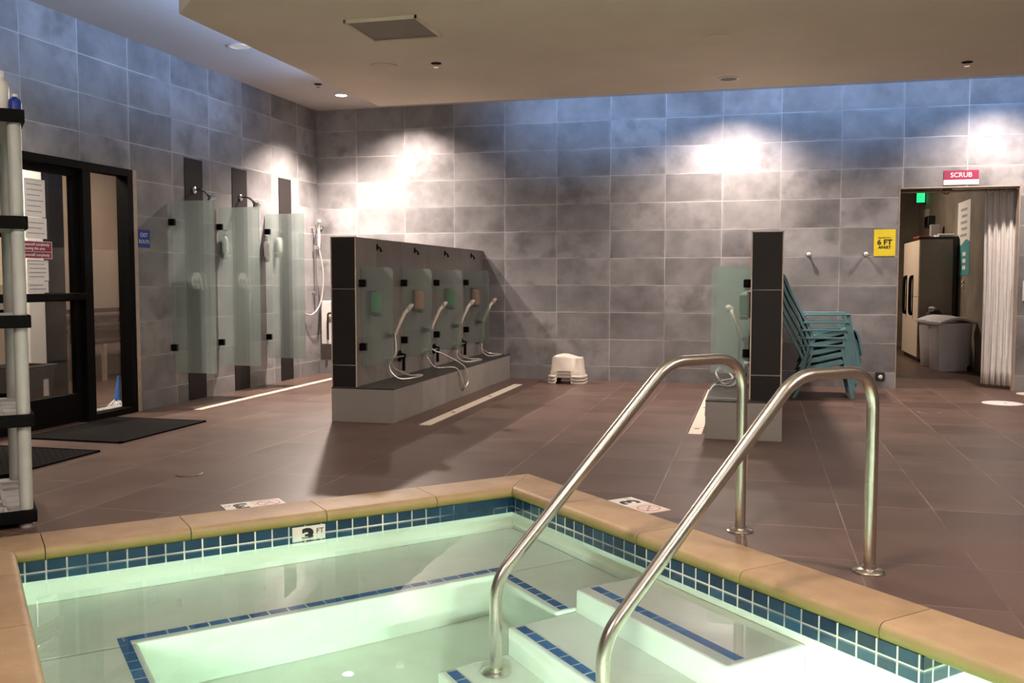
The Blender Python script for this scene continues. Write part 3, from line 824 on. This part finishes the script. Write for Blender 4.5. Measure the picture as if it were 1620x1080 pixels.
def sheet(y0, y1, z0, z1, label, mat='paper', cat='notice', lines=0, name='notice_sheet'):
    xs = XL - .040
    t = thing(name, label, cat, (xs, (y0 + y1) / 2, z0))
    obj('sheet', MB().box((xs, y0, z0), (xs + .0015, y1, z1)), mat, t)
    mb = MB()
    if lines:
        for k in range(lines):
            z = z1 - (z1 - z0) * (k + 1) / (lines + 1)
            mb.box((xs + .0015, y0 + .02, z - .004), (xs + .002, y1 - .02 - random.random() * .05, z + .004))
        obj('text_lines', mb, 'gray_ink', t)
    return t
sheet(5.895, 6.105, 1.605, 1.885, 'white notice sheet taped topmost on the entrance door glass', lines=6)
sheet(5.895, 6.112, 1.445, 1.60, 'white half sheet taped right above the maroon sign', lines=3)
sheet(5.90, 6.118, 1.13, 1.285, 'white notice sheet taped just under the maroon sign', lines=4)
sheet(5.90, 6.112, 1.04, 1.125, 'white strip of paper taped above the push bar', lines=2)
t = sheet(5.40, 5.88, 1.10, 1.92, 'cream poster with orange band on the door glass at the left edge', 'cream_paper', 'poster', 0, 'door_poster')
obj('orange_band', MB().box((XL - .0385, 5.40, 1.68), (XL - .038, 5.88, 1.72)), 'amber', t)
lettering('ON!', t, (XL - .038, 5.72, 1.77), (0, 1, 0), (0, 0, 1), .07, 'gray_ink')
t = thing('door_sign', 'maroon sign with white lettering on the entrance door glass', 'sign', (XL - .036, 5.98, 1.29))
obj('sign_plate', MB().box((XL - .036, 5.70, 1.295), (XL - .033, 6.155, 1.425)), 'maroon', t)
obj('sign_border', MB().box((XL - .033, 5.705, 1.345), (XL - .0325, 6.15, 1.348)).box((XL - .033, 5.70, 1.295), (XL - .0325, 6.155, 1.299)).box((XL - .033, 6.150, 1.295), (XL - .0325, 6.155, 1.425)).box((XL - .033, 5.70, 1.421), (XL - .0325, 6.155, 1.425)), 'paper', t)
for k, (tx, z) in enumerate((('Please dry yourself completely', 1.400), ('before leaving this area', 1.370), ('Please dry yourself completely', 1.322))):
    lettering(tx, t, (XL - .0325, 5.93, z), (0, 1, 0), (0, 0, 1), .032, 'paper')
t = thing('exit_sign', 'small blue EXIT ROUTE sign on the wall right of the door', 'sign', (XL, 7.23, 1.42))
obj('sign_plate', MB().box((XL, 7.147, 1.418), (XL + .004, 7.315, 1.572)), 'blue_sign', t, .001)
lettering('EXIT', t, (XL + .0045, 7.231, 1.525), (0, 1, 0), (0, 0, 1), .05, 'paper')
lettering('ROUTE', t, (XL + .0045, 7.231, 1.468), (0, 1, 0), (0, 0, 1), .045, 'paper')
# lobby behind the door
LX = -7.6
struct('floor_lobby', MB().box((LX, 2.5, -.05), (XL - .12, 11.2, 0)).box((XL - .12, DY0, -.05), (XL, DY1, -.0005)), 'floor')
struct('wall_lobby_left', MB().box((LX - .1, 2.5, 0), (LX, 11.2, 2.7)), 'lobby_wall')
struct('wall_lobby_back', MB().box((LX, 11.1, 0), (XL - .12, 11.2, 2.7)), 'lobby_wall')
struct('wall_lobby_front', MB().box((LX, 2.4, 0), (XL - .12, 2.5, 2.7)), 'lobby_wall')
struct('ceiling_lobby', MB().box((LX, 2.5, 2.7), (XL - .12, 11.2, 2.8)), 'ceiling_hi')
area((-6.1, 6.6, 2.66), (-6.2, 6.6, 0), 52, .8, .8, (1, .85, .72))
area((-6.4, 9.2, 2.66), (-6.4, 9.2, 0), 16, .6, .6, (1, .85, .72))
struct('trim_lobby_post', MB().box((-6.5, 7.53, 0), (-6.4, 7.72, 2.7)), 'black_metal')
tag(obj('lobby_column', MB().box((-6.62, 7.24, 0), (-6.4, 7.45, 2.7)), 'white', None, .01), 'white square column standing beyond the entrance door', 'column')
t = thing('waste_bin', 'black open bin beyond the door glass, behind the shelving post', 'bin', (-6.1, 6.78, 0))
mb = MB().loft([[( -6.1 + sx * r, 6.78 + sy * r, z) for sx, sy in ((-1, -1), (1, -1), (1, 1), (-1, 1))] for r, z in ((.15, 0), (.19, .38), (.205, .38), (.205, .41), (.18, .41), (.14, .02))])
obj('bin_body', mb, 'dark_plastic', t, .006)
obj('bin_sticker', MB().box((-5.926, 6.84, .14), (-5.92, 6.90, .32)), 'paper', t)
t = thing('lobby_bench', 'dark slatted bench against the beige wall beyond the sidelight', 'bench', (-7.2, 9.6, 0))
for z, x0 in ((.78, -7.55), (.66, -7.55), (.56, -7.55)): obj('back_slat', MB().box((x0, 9.1, z - .025), (x0 + .03, 10.6, z + .025)), 'wood', t)
for k in range(3): obj('seat_slat', MB().box((-7.5 + .13 * k, 9.1, .42), (-7.4 + .13 * k, 10.6, .45)), 'wood', t)
for yy in (9.2, 10.5):
    for xx in (-7.48, -7.14): obj('leg', MB().box((xx - .02, yy - .02, 0), (xx + .02, yy + .02, .42)), 'trim', t)
    obj('back_post', MB().box((-7.56, yy - .02, 0), (-7.53, yy + .02, .8)), 'trim', t)
t = thing('floor_mop', 'blue handled white mop head on the floor behind the sidelight', 'mop', (-5.45, 7.2, 0))
mb = MB()
for k in range(26):
    a = random.random() * 2 * PI; r = .05 + random.random() * .05
    mb.tube(curve([(-5.46, 7.20, .10), (-5.46 + .6 * r * math.cos(a), 7.20 + .6 * r * math.sin(a), .05), (-5.46 + r * math.cos(a), 7.20 + r * math.sin(a), .01)], 3), .009, 5)
for k in range(22):
    y0 = 6.66 + k * .022
    mb.tube(curve([(-5.43, y0, .02), (-5.40 + random.random() * .03, y0 + .02, .04), (-5.36, y0 + .03, .012)], 3), .011, 5)
obj('mop_head', mb, 'mop', t, 0, True)
obj('handle', MB().tube([(-5.46, 7.20, .08), (-5.455, 7.215, .29)], .032, 12, .012), 'blue_plastic', t, 0, True)

# ------------------------------------------------------------------ shelving unit at the left
sc = Vector((-3.225, 3.61, 0))
dl, ds = -D2, -D1          # long side runs away from the camera
SW, SL = .46, .93
t = thing('shelving_unit', 'grey plastic shelving unit with black shelf edges at the left edge', 'shelving unit', sc)
tops = [.085, .525, .975, 1.42, 1.892]
for z in tops:
    c = sc + dl * SL / 2 + ds * SW / 2
    th = .058
    shl = obj('shelf', MB().obox(c + Vector((0, 0, z - .030)), dl * (SL / 2 + .02), ds * (SW / 2 + .02), (0, 0, .006)), 'pale_gray', t, .003)
    mb = MB()
    for sgn in (-1, 1):
        mb.obox(c + ds * sgn * (SW / 2 + .024) + Vector((0, 0, z - th / 2)), dl * (SL / 2 + .03), ds * .008, (0, 0, th / 2))
        mb.obox(c + dl * sgn * (SL / 2 + .024) + Vector((0, 0, z - th / 2)), dl * .008, ds * (SW / 2 + .03), (0, 0, th / 2))
    obj('shelf_rim', mb, 'black_metal', shl, .004)
    mb = MB()
    for k in range(1, 6): mb.obox(c + dl * (k / 6 - .5) * SL + Vector((0, 0, z - .02)), dl * .006, ds * SW / 2, (0, 0, .008))
    for k in (-1, 0, 1): mb.obox(c + ds * k * SW * .3 + Vector((0, 0, z - .02)), dl * SL / 2, ds * .006, (0, 0, .008))
    obj('shelf_ribs', mb, 'gray_plastic', shl)
for a in (0.0, 1.0):
    for b in (0.0, 1.0):
        p = sc + dl * (a * SL + (.02 if a == 0 else -.02)) + ds * (b * SW + (.01 if b == 0 else -.01))
        ps = obj('post', MB().tube([p + Vector((0, 0, .03)), p + Vector((0, 0, 1.86))], .029, 18), 'pale_gray', t, 0, True)
        obj('foot', MB().lathe(p, [(.032, 0), (.034, .012), (.022, .03), (.022, .04)], seg=16), 'pale_gray', ps, 0, True)
def bottle(p, h, r, label, body, cap):
    t = thing('bottle', label, 'bottle', p)
    obj('body', MB().lathe(p, [(r * .92, 0), (r, .01), (r, h * .62), (r * .8, h * .74), (r * .35, h * .82), (r * .35, h * .86)], seg=20), body, t, 0, True)
    p2 = Vector(p) + Vector((0, 0, h * .86))
    obj('cap', MB().lathe(p2, [(r * .45, 0), (r * .45, h * .1), (r * .3, h * .14)], seg=14), cap, t, 0, True)
    return t
zt = 1.8805
p = sc + dl * .11 + ds * .055; bottle((p.x, p.y, zt), .20, .036, 'white bottle standing on the shelving unit at the left edge', 'white', 'white')
p = sc + dl * .13 - Vector((.01, 0, 0)); bottle((sc.x + dl.x * .10 - ds.x * .002, sc.y + dl.y * .10 - ds.y * .002, zt), .10, .028, 'small dark blue bottle with white cap on the top shelf', 'blue_sign', 'white')

# ------------------------------------------------------------------ stacked stools by the back wall
def stool(label, z0):
    c = Vector((-2.02, 10.30, z0)); t = thing('bath_stool', label, 'stool', c, 'stack of ivory bath stools')
    n = 32
    def rng(w, d, z, p=4.5):
        r = []
        for k in range(n):
            a = 2 * PI * (k + .5) / n; cs, sn = math.cos(a), math.sin(a)
            s = (abs(cs) ** p + abs(sn) ** p) ** (-1 / p)
            r.append(c + Vector((w * s * cs, d * s * sn, z)))
        return r
    rings = [rng(.203, .155, 0), rng(.209, .160, .003), rng(.209, .160, .019), rng(.188, .144, .027), rng(.184, .140, .07), rng(.178, .134, .080), rng(.165, .122, .215), rng(.155, .112, .232)]
    # saddle top: raised at the left
    top = rng(.140, .098, .238)
    for v in top: v.z += .022 * math.cos((v.x - c.x + .05) * 14) - .008
    rings[-1] = [v + Vector((0, 0, .016 * math.cos((v.x - c.x + .05) * 14) - .006)) for v in rings[-1]]
    mb = MB()
    R = [[mb.b.verts.new(p) for p in r] for r in rings + [top]]
    for i in range(len(R) - 1):
        for k in range(n):
            x = (R[0][k].co.x + R[0][(k + 1) % n].co.x) / 2 - c.x; y = (R[0][k].co.y + R[0][(k + 1) % n].co.y) / 2 - c.y
            if i <= 4 and i >= 0 and abs(x + .02) < .075 and abs(y) > .1 and i < 4: continue   # arched hand hole between the feet
            mb.b.faces.new((R[i][k], R[i][(k + 1) % n], R[i + 1][(k + 1) % n], R[i + 1][k]))
    mb.b.faces.new(R[-1])
    o = obj('stool_body', mb, 'stool', t, 0, True)
    sd = o.modifiers.new('thickness', 'SOLIDIFY'); sd.thickness = .006; sd.offset = -1
    return t
s0 = stool('lowest ivory stool of the stack by the back wall', 0.0)
copy_tree(s0, (-2.02, 10.30, .034), 'middle ivory stool of the stack, only its rim showing')
copy_tree(s0, (-2.02, 10.30, .068), 'topmost ivory stool of the stack by the back wall')

# ------------------------------------------------------------------ stacked teal chairs
def chair(label, base):
    t = thing('stacking_chair', label, 'chair', base, 'stack of teal plastic chairs')
    X, Y, Z = base
    P = lambda x, y, z: Vector((X + x, Y + y, Z + z))
    ya, yb = 0.0, .56                       # near and far side
    for y in (ya, yb):
        yo = y - .028 if y == ya else y - .027
        wd = .055
        prof = [(.00, .500), (.02, .518), (.415, .520), (.425, .512), (.425, .502), (.02, .498)]
        obj('armrest', MB().prism([P(x, yo, z) for x, z in prof], (0, wd, 0)), 'teal', t, .006)
        obj('front_leg', MB().prism([P(x, yo + .012, z) for x, z in ((.385, .50), (.418, .505), (.53, .0), (.497, .0))], (0, .034, 0)), 'teal', t, .006)
        obj('rear_leg', MB().prism([P(x, yo + .012, z) for x, z in ((.075, .285), (.12, .285), (.06, .15), (-.01, .0), (-.045, .0), (.02, .14))], (0, .034, 0)), 'teal', t, .006)
        obj('side_rail', MB().prism([P(x, yo + .014, z) for x, z in ((.06, .30), (.40, .385), (.42, .36), (.42, .34), (.09, .262))], (0, .026, 0)), 'teal', t, .004)
    # seat with a waterfall front
    sp = [(.09, .285), (.2, .29), (.34, .335), (.42, .365), (.46, .372), (.495, .352), (.515, .30), (.53, .22), (.545, .12), (.53, .12), (.505, .24), (.49, .30), (.475, .34), (.45, .355), (.34, .318), (.2, .272), (.09, .267)]
    obj('seat', MB().prism([P(x, ya + .02, z) for x, z in sp], (0, yb - ya - .04, 0)), 'teal', t, .004)
    # tall raked back: curved side stiles and slats
    bp = [(.10, .285), (.05, .42), (.0, .52), (-.06, .63), (-.12, .75), (-.175, .88)]
    q = curve([(x, 0, z) for x, z in bp], 4)
    for y in (ya - .012, yb - .028):
        mb = MB(); mb.prism([P(v.x, y, v.z) for v in q] + [P(v.x - .030, y, v.z - .006) for v in q[::-1]], (0, .04, 0))
        obj('back_stile', mb, 'teal', t, .005)
    for k in range(5):
        y0 = ya + .045 + k * .096
        mb = MB(); mb.prism([P(v.x - .006, y0, v.z) for v in q] + [P(v.x - .020, y0, v.z - .004) for v in q[::-1]], (0, .078, 0))
        obj('back_slat', mb, 'teal', t)
    obj('top_rail', MB().prism([P(x, ya, z) for x, z in ((-.165, .85), (-.18, .895), (-.205, .89), (-.19, .845))], (0, yb - ya, 0)), 'teal', t, .006)
    return t
cb = (.385, 9.50, 0.0)
c0 = chair('lowest teal chair of the stack behind the right low wall', cb)
for k, n in enumerate(('second teal chair from the bottom of the stack', 'middle teal chair of the stack of five', 'second teal chair from the top of the stack', 'topmost teal chair of the stack behind the right low wall')):
    copy_tree(c0, (cb[0] + .013 * (k + 1), cb[1], .0745 * (k + 1)), n)

# ------------------------------------------------------------------ back wall fittings
t = thing('distance_sign', 'yellow 6 FT APART sign on the back wall left of the doorway', 'sign', (1.28, YB, 1.39))
obj('sign_plate', MB().box((1.174, YB - .004, 1.388), (1.386, YB, 1.664)), 'yellow', t)
zc = YB - .0045
lettering('PLEASE STAY', t, (1.28, zc, 1.578), (1, 0, 0), (0, 0, 1), .022, 'ink')
lettering('6 FT', t, (1.28, zc, 1.530), (1, 0, 0), (0, 0, 1), .075, 'ink', squash=1.05, bold=.0025)
lettering('APART', t, (1.28, zc, 1.478), (1, 0, 0), (0, 0, 1), .04, 'ink', bold=.0015)
t = thing('room_sign', 'maroon and white SCRUB sign above the right doorway', 'sign', (2.0, YB, 2.11))
obj('upper_plate', MB().box((1.832, YB - .006, 2.160), (2.163, YB, 2.256)), 'maroon', t)
obj('lower_plate', MB().box((1.832, YB - .006, 2.110), (2.163, YB, 2.160)), 'paper', t)
lettering('SCRUB', t, (1.998, YB - .0065, 2.207), (1, 0, 0), (0, 0, 1), .068, 'paper')
lettering('NO.', t, (1.998, YB - .0065, 2.135), (1, 0, 0), (0, 0, 1), .026, 'gray_ink')
for x, n in ((.521, 'left of two white wall knobs above the teal chairs'), (1.093, 'white wall knob close to the yellow sign')):
    t = thing('coat_peg', n, 'wall hook', (x, YB, 1.41), 'white knobs on the back wall')
    obj('base', MB().lathe((x, YB, 1.41), [(.024, 0), (.024, .006), (.012, .01)], axis=(0, -1, 0), seg=18), 'chrome', t, 0, True)
    obj('peg', MB().lathe((x, YB - .01, 1.41), [(.010, 0), (.012, .03), (.022, .038), (.022, .048), (.01, .054)], axis=(0, -1, 0), seg=18), 'white', t, 0, True)
t = thing('wall_outlet', 'small black wall outlet low beside the right doorway', 'outlet', (1.266, YB, .12))
obj('box', MB().box((1.222, YB - .02, .08), (1.312, YB, .168)), 'dark_plastic', t, .006)
obj('plug', MB().lathe((1.27, YB - .02, .118), [(.022, 0), (.018, .012), (.006, .014)], axis=(0, -1, 0), seg=14), 'white', t, 0, True)
t = thing('light_switch', 'white switch plate at the right edge of the back wall', 'switch', (2.66, YB, .92))
obj('plate', MB().box((2.603, YB - .008, .925), (2.75, YB, 1.13)), 'white', t, .003)
obj('rocker', MB().box((2.65, YB - .014, .98), (2.70, YB - .008, 1.07)), 'paper', t, .002)

# ------------------------------------------------------------------ scrub room behind the doorway
SX0, SX1, SY1 = .3, 2.66, 17.6
struct('floor_scrub_room', MB().box((SX0, YB + .12, -.05), (SX1, SY1, 0)).box((OX0, YB, -.05), (OX1, YB + .12, -.0005)), 'floor')
struct('wall_scrub_right', MB().box((SX1, YB + .12, 0), (SX1 + .1, SY1, 2.9)), 'scrub_wall')
struct('wall_scrub_back', MB().box((SX0, SY1, 0), (SX1, SY1 + .1, 2.9)), 'scrub_wall')
struct('wall_scrub_left', MB().box((SX0 - .1, YB + .12, 0), (SX0, SY1, 2.9)), 'scrub_wall')
struct('ceiling_scrub_room', MB().box((SX0, YB + .12, 2.9), (SX1, SY1, 3.0)), 'scrub_wall')
struct('trim_doorway', MB().box((OX0 - .0, YB - .004, OZ - .008), (OX1, YB + .12, OZ)).box((OX0, YB - .004, 0), (OX0 + .008, YB + .12, OZ)).box((OX1 - .008, YB - .004, 0), (OX1, YB + .12, OZ)), 'trim')
area((.75, 14.6, 2.86), (1.2, 14.4, 0), 34, .4, .4, (1, .82, .66))
# cabinet
t = thing('storage_cabinet', 'tall putty plastic cabinet with black handles inside the scrub room', 'cabinet', (2.38, 14.8, 0))
CX0, CX1, CY0, CY1, CZ = 2.15, 2.585, 14.1, 15.5, 1.70
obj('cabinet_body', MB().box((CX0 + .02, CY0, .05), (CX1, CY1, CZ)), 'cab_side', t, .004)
obj('base', MB().box((CX0 + .03, CY0 + .01, 0), (CX1, CY1 - .01, .05)), 'dark_plastic', t)
obj('cabinet_top', MB().box((CX0 - .01, CY0 - .012, CZ), (CX1 + .045, CY1 + .01, CZ + .03)), 'dark_plastic', t, .004)
obj('back_panel', MB().box((CX1, CY0 - .012, .0), (CX1 + .045, CY1, CZ)), 'dark_plastic', t)
for y0, y1, hy in ((CY0, (CY0 + CY1) / 2 - .003, 14.56), ((CY0 + CY1) / 2 + .003, CY1, 15.14)):
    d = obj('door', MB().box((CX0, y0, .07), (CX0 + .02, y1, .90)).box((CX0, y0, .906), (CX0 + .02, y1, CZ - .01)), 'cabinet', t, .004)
    mb = MB().tube(curve([(CX0, hy, .66), (CX0 - .035, hy, .68), (CX0 - .04, hy, .92), (CX0 - .035, hy, 1.16), (CX0, hy, 1.19)], 5), .022, 10)
    mb.box((CX0 - .01, hy - .02, .64), (CX0, hy + .02, 1.21))
    obj('handle', mb, 'black_metal', d, 0, True)
tag(obj('red_folder', MB().box((2.20, 14.5, CZ + .0305), (2.36, 15.0, CZ + .062)), 'red', None, .006), 'red folded item lying on the cabinet top', 'folder')
mb = MB(); n = 10
for i in range(n):
    pass
mb.loft([[(x, y, CZ + .0305 + h * .75) for x, y in ((2.40, y0), (2.62, y0))] + [(x, y0, CZ + .0302) for x, y in ((2.62, 0), (2.40, 0))] for y0, y, h in [(14.15 + .08 * k, 14.15 + .08 * k, .045 + .02 * math.sin(k * 1.7)) for k in range(6)]])
mb.b.verts.ensure_lookup_table(); vs = list(mb.b.verts); mb.b.faces.new(vs[:4]); mb.b.faces.new(vs[-4:])
tag(obj('white_towel', mb, 'white', None, .01), 'white folded towel on the right of the cabinet top', 'towel')
tag(obj('storage_box', MB().box((2.47, 15.2, CZ + .0305), (2.60, 15.33, 1.96)), 'gray_plastic', None, .006), 'small grey box standing on the cabinet beside the towel', 'box')
t = thing('wall_speaker', 'black box speaker on the scrub room wall above the cabinet', 'speaker', (SX1, 16.2, 2.0))
obj('case', MB().box((SX1 - .11, 16.0, 1.96), (SX1, 16.3, 2.14)), 'dark_plastic', t, .01)
obj('grille', MB().box((SX1 - .115, 16.03, 1.98), (SX1 - .11, 16.27, 2.12)), 'black_metal', t)
tag(obj('control_panel', MB().box((SX1 - .05, 16.5, 2.16), (SX1, 16.72, 2.28)), 'gray_plastic', None, .005), 'grey control box above the black wall speaker', 'control box')
t = thing('exit_light', 'glowing green exit light deep inside the scrub room', 'exit sign', (2.56, 16.9, 2.40))
obj('housing', MB().box((2.50, 16.9, 2.40), (SX1, 16.96, 2.60)), 'dark_plastic', t)
obj('lit_face', MB().box((2.515, 16.892, 2.415), (SX1 - .02, 16.9, 2.585)), 'exit_green', t)
lettering('EXIT', t, (2.58, 16.8915, 2.50), (1, 0, 0), (0, 0, 1), .05, 'paper')
# poster
t = thing('wall_poster', 'tall white and teal poster on the scrub room wall', 'poster', (SX1, 13.95, 1.2))
px = SX1 - .004
PY0, PY1, PZ0, PZ1 = 13.45, 14.25, 1.20, 2.19
obj('upper_sheet', MB().box((px, PY0, PZ0), (SX1, PY1, PZ1)), 'paper', t)
pts = [(px - .001, PY0, PZ0)] + [(px - .001, PY0 + (PY1 - PY0) * k / 12, PZ0 + .44 + .035 * math.sin(k / 12 * 2 * PI)) for k in range(13)] + [(px - .001, PY1, PZ0)]
obj('teal_field', MB().prism(pts, (.001, 0, 0)), 'teal_print', t)
for k in range(5):
    obj('text_block', MB().box((px - .0012, PY0 + .2, 1.72 + k * .085), (px - .0002, PY1 - .2 - .06 * (k % 2), 1.755 + k * .085)), 'gray_ink', t)
obj('red_mark', MB().lathe((px - .0012, PY1 - .13, 1.33), [(.07, 0), (.07, .0008)], axis=(-1, 0, 0), seg=20), 'red', t)
for k in range(3):
    obj('print_mark', MB().box((px - .002, PY0 + .22, 1.28 + k * .09), (px - .0012, PY0 + .42, 1.33 + k * .09)), 'paper', t)
t = thing('scrub_switch', 'small white wall switch under the teal poster', 'switch', (SX1, 13.75, 1.05))
obj('plate', MB().box((SX1 - .008, 13.71, 1.03), (SX1, 13.80, 1.15)), 'trim', t)
for z in (1.055, 1.115): obj('toggle', MB().box((SX1 - .025, 13.73, z - .015), (SX1 - .008, 13.78, z + .015)), 'white', t, .004)
# bins
def wheelie(label, c, rot):
    t = thing('wheeled_bin', label, 'bin', (c[0], c[1], 0), 'white lidded bins in the scrub room')
    ca, sa = math.cos(rot), math.sin(rot)
    Q = lambda x, y, z: Vector((c[0] + x * ca - y * sa, c[1] + x * sa + y * ca, z))
    rings = []
    for z, a, b in ((.0, .125, .20), (.02, .132, .21), (.30, .142, .225), (.60, .155, .24)):
        r = []
        for k in range(24):
            an = 2 * PI * (k + .5) / 24; cs, sn = math.cos(an), math.sin(an); s = (abs(cs) ** 6 + abs(sn) ** 6) ** (-1 / 6)
            r.append(Q(a * s * cs, b * s * sn, z))
        rings.append(r)
    mb = MB().loft(rings); mb.b.verts.ensure_lookup_table(); mb.b.faces.new(list(mb.b.verts)[:24][::-1])
    obj('bin_body', mb, 'bin', t, 0, True)
    lid = []
    for k in range(11):
        y = -.25 + .5 * k / 10; z = .60 + .07 * math.sin(PI * (k + .6) / 11.2) 
        lid.append([Q(-.17, y, z - .03), Q(-.17, y, z), Q(-.13, y, z + .012), Q(.13, y, z + .012), Q(.17, y, z), Q(.17, y, z - .03)])
    mb = MB().loft(lid); mb.b.verts.ensure_lookup_table(); vs = list(mb.b.verts); mb.b.faces.new(vs[:6]); mb.b.faces.new(vs[-6:])
    obj('lid', mb, 'bin', t, .006, True)
    for s in (-1, 1):
        mb = MB().lathe(Q(.135 * s - .012, .19, .035) if s > 0 else Q(.135 * s + .012, .19, .035), [(.035, -.012), (.035, .012)], axis=(ca, sa, 0), seg=18)
        obj('wheel', mb, 'black_rubber', t, 0, True)
    obj('rear_grip', MB().tube([Q(-.12, .255, .60), Q(.12, .255, .60)], .011, 8), 'bin', t, 0, True)
    return t
wheelie('front white lidded bin in the scrub room doorway', (2.36, 12.93), math.radians(-66))
wheelie('rear white lidded bin tucked beside the front one', (2.34, 13.52), math.radians(-66))
# black bag hanging at the cabinet corner
t = thing('black_bag', 'black plastic bag hanging between the cabinet and the bins', 'bag', (2.33, 13.92, 0))
rings = []
for z, r in ((.16, .07), (.19, .13), (.30, .155), (.45, .15), (.58, .125), (.68, .10), (.73, .06)):
    rings.append([(2.33 + r * math.cos(a) * (1 + .12 * math.sin(5 * a + z * 9)), 13.92 + .8 * r * math.sin(a) * (1 + .12 * math.cos(4 * a + z * 7)), z) for a in [2 * PI * k / 24 for k in range(24)]])
mb = MB().loft(rings); mb.b.verts.ensure_lookup_table(); vs = list(mb.b.verts); mb.b.faces.new(vs[:24][::-1]); mb.b.faces.new(vs[-24:])
obj('bag_body', mb, 'dark_plastic', t, 0, True)
obj('bag_knot', MB().lathe((2.30, 13.90, .71), [(.03, 0), (.05, .05), (.02, .07)], seg=12), 'gray_plastic', t, 0, True)
obj('stand_foot', MB().lathe((2.33, 13.92, 0), [(.07, 0), (.07, .02), (.02, .04), (.02, .17)], seg=16), 'gray_plastic', t, 0, True)
# curtain and its rod
tag(obj('curtain_rod', MB().tube([(OX0 + .008, 10.84, 2.065), (SX1, 10.84, 2.065)], .013, 12), 'trim', None, 0, True), 'thin beige curtain rod across the top of the right doorway', 'curtain rod')
t = thing('curtain', 'white curtain drawn to the right side of the scrub doorway', 'curtain', (2.45, 10.9, 0))
rings = []
nz, nx = 14, 90
for j in range(nz + 1):
    f = j / nz; z = 2.045 - f * 2.005
    wid = .33 - .035 * math.sin(f * PI * .9) - .07 * f ** 3
    xc = 2.435 + .012 * math.sin(f * 2.6)
    amp = .020 + .014 * f
    row = []
    for i in range(nx + 1):
        s = i / nx
        x = xc + (s - .5) * wid
        y = 10.84 + .22 * f * (.55 - s) + amp * math.sin(s * 2 * PI * 5 + .8 * math.sin(f * 3 + s * 5)) + .012 * math.sin(s * 2 * PI * 17 + f * 2)
        row.append((x, y, z))
    rings.append(row)
o = obj('curtain_cloth', MB().loft(rings, False), 'curtain', t, 0, True)
sd = o.modifiers.new('thickness', 'SOLIDIFY'); sd.thickness = .003
for k in range(8):
    obj('curtain_ring', MB().tube([(2.28 + .042 * k + .018 * 0, 10.84 + .018 * math.cos(a), 2.06 + .022 * math.sin(a)) for a in [2 * PI * q / 12 for q in range(13)]], .003, 6), 'chrome', t, 0, True)
# detector inside the doorway's head
t = thing('motion_sensor', 'small white dome sensor inside the top of the doorway', 'sensor', (1.98, 11.4, 2.1))
obj('arm', MB().box((1.95, 11.36, 2.10), (2.05, 11.44, 2.9)), 'scrub_wall', t)
obj('dome', MB().lathe((2.0, 11.4, 2.13), [(.035, 0), (.04, -.02), (.03, -.045), (.01, -.055)], seg=16), 'white', t, 0, True)

# ------------------------------------------------------------------ ceiling fittings
def downlight(x, y, z, label, mat, r=.062):
    t = thing('downlight', label, 'ceiling light', (x, y, z), 'recessed ceiling downlights')
    mb = MB()
    rings = [[(x + rr * math.cos(a), y + rr * math.sin(a), z + h) for a in [2 * PI * k / 32 for k in range(32)]] for rr, h in ((r * 1.3, 0), (r * 1.3, -.006), (r, -.008), (r, .0))]
    mb.loft(rings); obj('trim_ring', mb, 'white' if mat != 'black_metal' else 'vent', t, 0, True)
    obj('lens', MB().lathe((x, y, z - .004), [(r, 0), (r, .003)], seg=32), mat, t)
downlight(-4.466, 9.78, ZC, 'lit round downlight in the upper ceiling near the corner', 'lamp')
downlight(-4.41, 7.553, ZC, 'dim round downlight in the upper ceiling above the door side', 'lamp_dim', .075)
downlight(-.265, 8.41, ZS, 'round recessed downlight near the far edge of the dropped ceiling', 'vent', .07)
def sprinkler(x, y, z, label):
    t = thing('sprinkler', label, 'sprinkler', (x, y, z), 'ceiling sprinklers')
    obj('cup', MB().lathe((x, y, z), [(.042, 0), (.042, -.004), (.03, -.008)], seg=20), 'black_metal', t)
    obj('deflector', MB().lathe((x, y, z - .008), [(.010, 0), (.010, -.02), (.022, -.022), (.022, -.025)], seg=16), 'chrome', t, 0, True)
sprinkler(-4.459, 9.192, ZC, 'dark sprinkler in the upper ceiling beside the lit downlight')
sprinkler(-2.494, 7.251, ZS, 'dark sprinkler in the dropped ceiling beyond the square vent')
sprinkler(1.572, 8.257, ZS, 'dark sprinkler at the right of the dropped ceiling')
for x, y, n in ((-2.931, 7.23, 'faint flat round ceiling cover left of the dark sprinkler'), (-.295, 7.009, 'faint flat round ceiling cover in the middle of the dropped ceiling')):
    t = thing('ceiling_cover', n, 'ceiling cover', (x, y, ZS), 'flat ceiling covers')
    obj('disc', MB().lathe((x, y, ZS), [(.11, 0), (.11, -.005), (.09, -.012), (.02, -.014)], seg=32), 'ceiling', t, 0, True)
t = thing('ceiling_vent', 'square grey access panel in the dropped ceiling', 'vent', (-2.42, 6.17, ZS))
c = Vector((-2.424, 6.172, ZS)); hx, hy = .255, .262
obj('panel', MB().box((c.x - hx + .012, c.y - hy + .012, ZS - .012), (c.x + hx - .012, c.y + hy - .012, ZS - .004)), 'vent', t)
mb = MB()
for a, b in (((-hx, -hy), (hx, -hy + .014)), ((-hx, hy - .014), (hx, hy)), ((-hx, -hy), (-hx + .014, hy)), ((hx - .014, -hy), (hx, hy))):
    mb.box((c.x + a[0], c.y + a[1], ZS - .022), (c.x + b[0], c.y + b[1], ZS))
obj('frame', mb, 'ceiling', t)
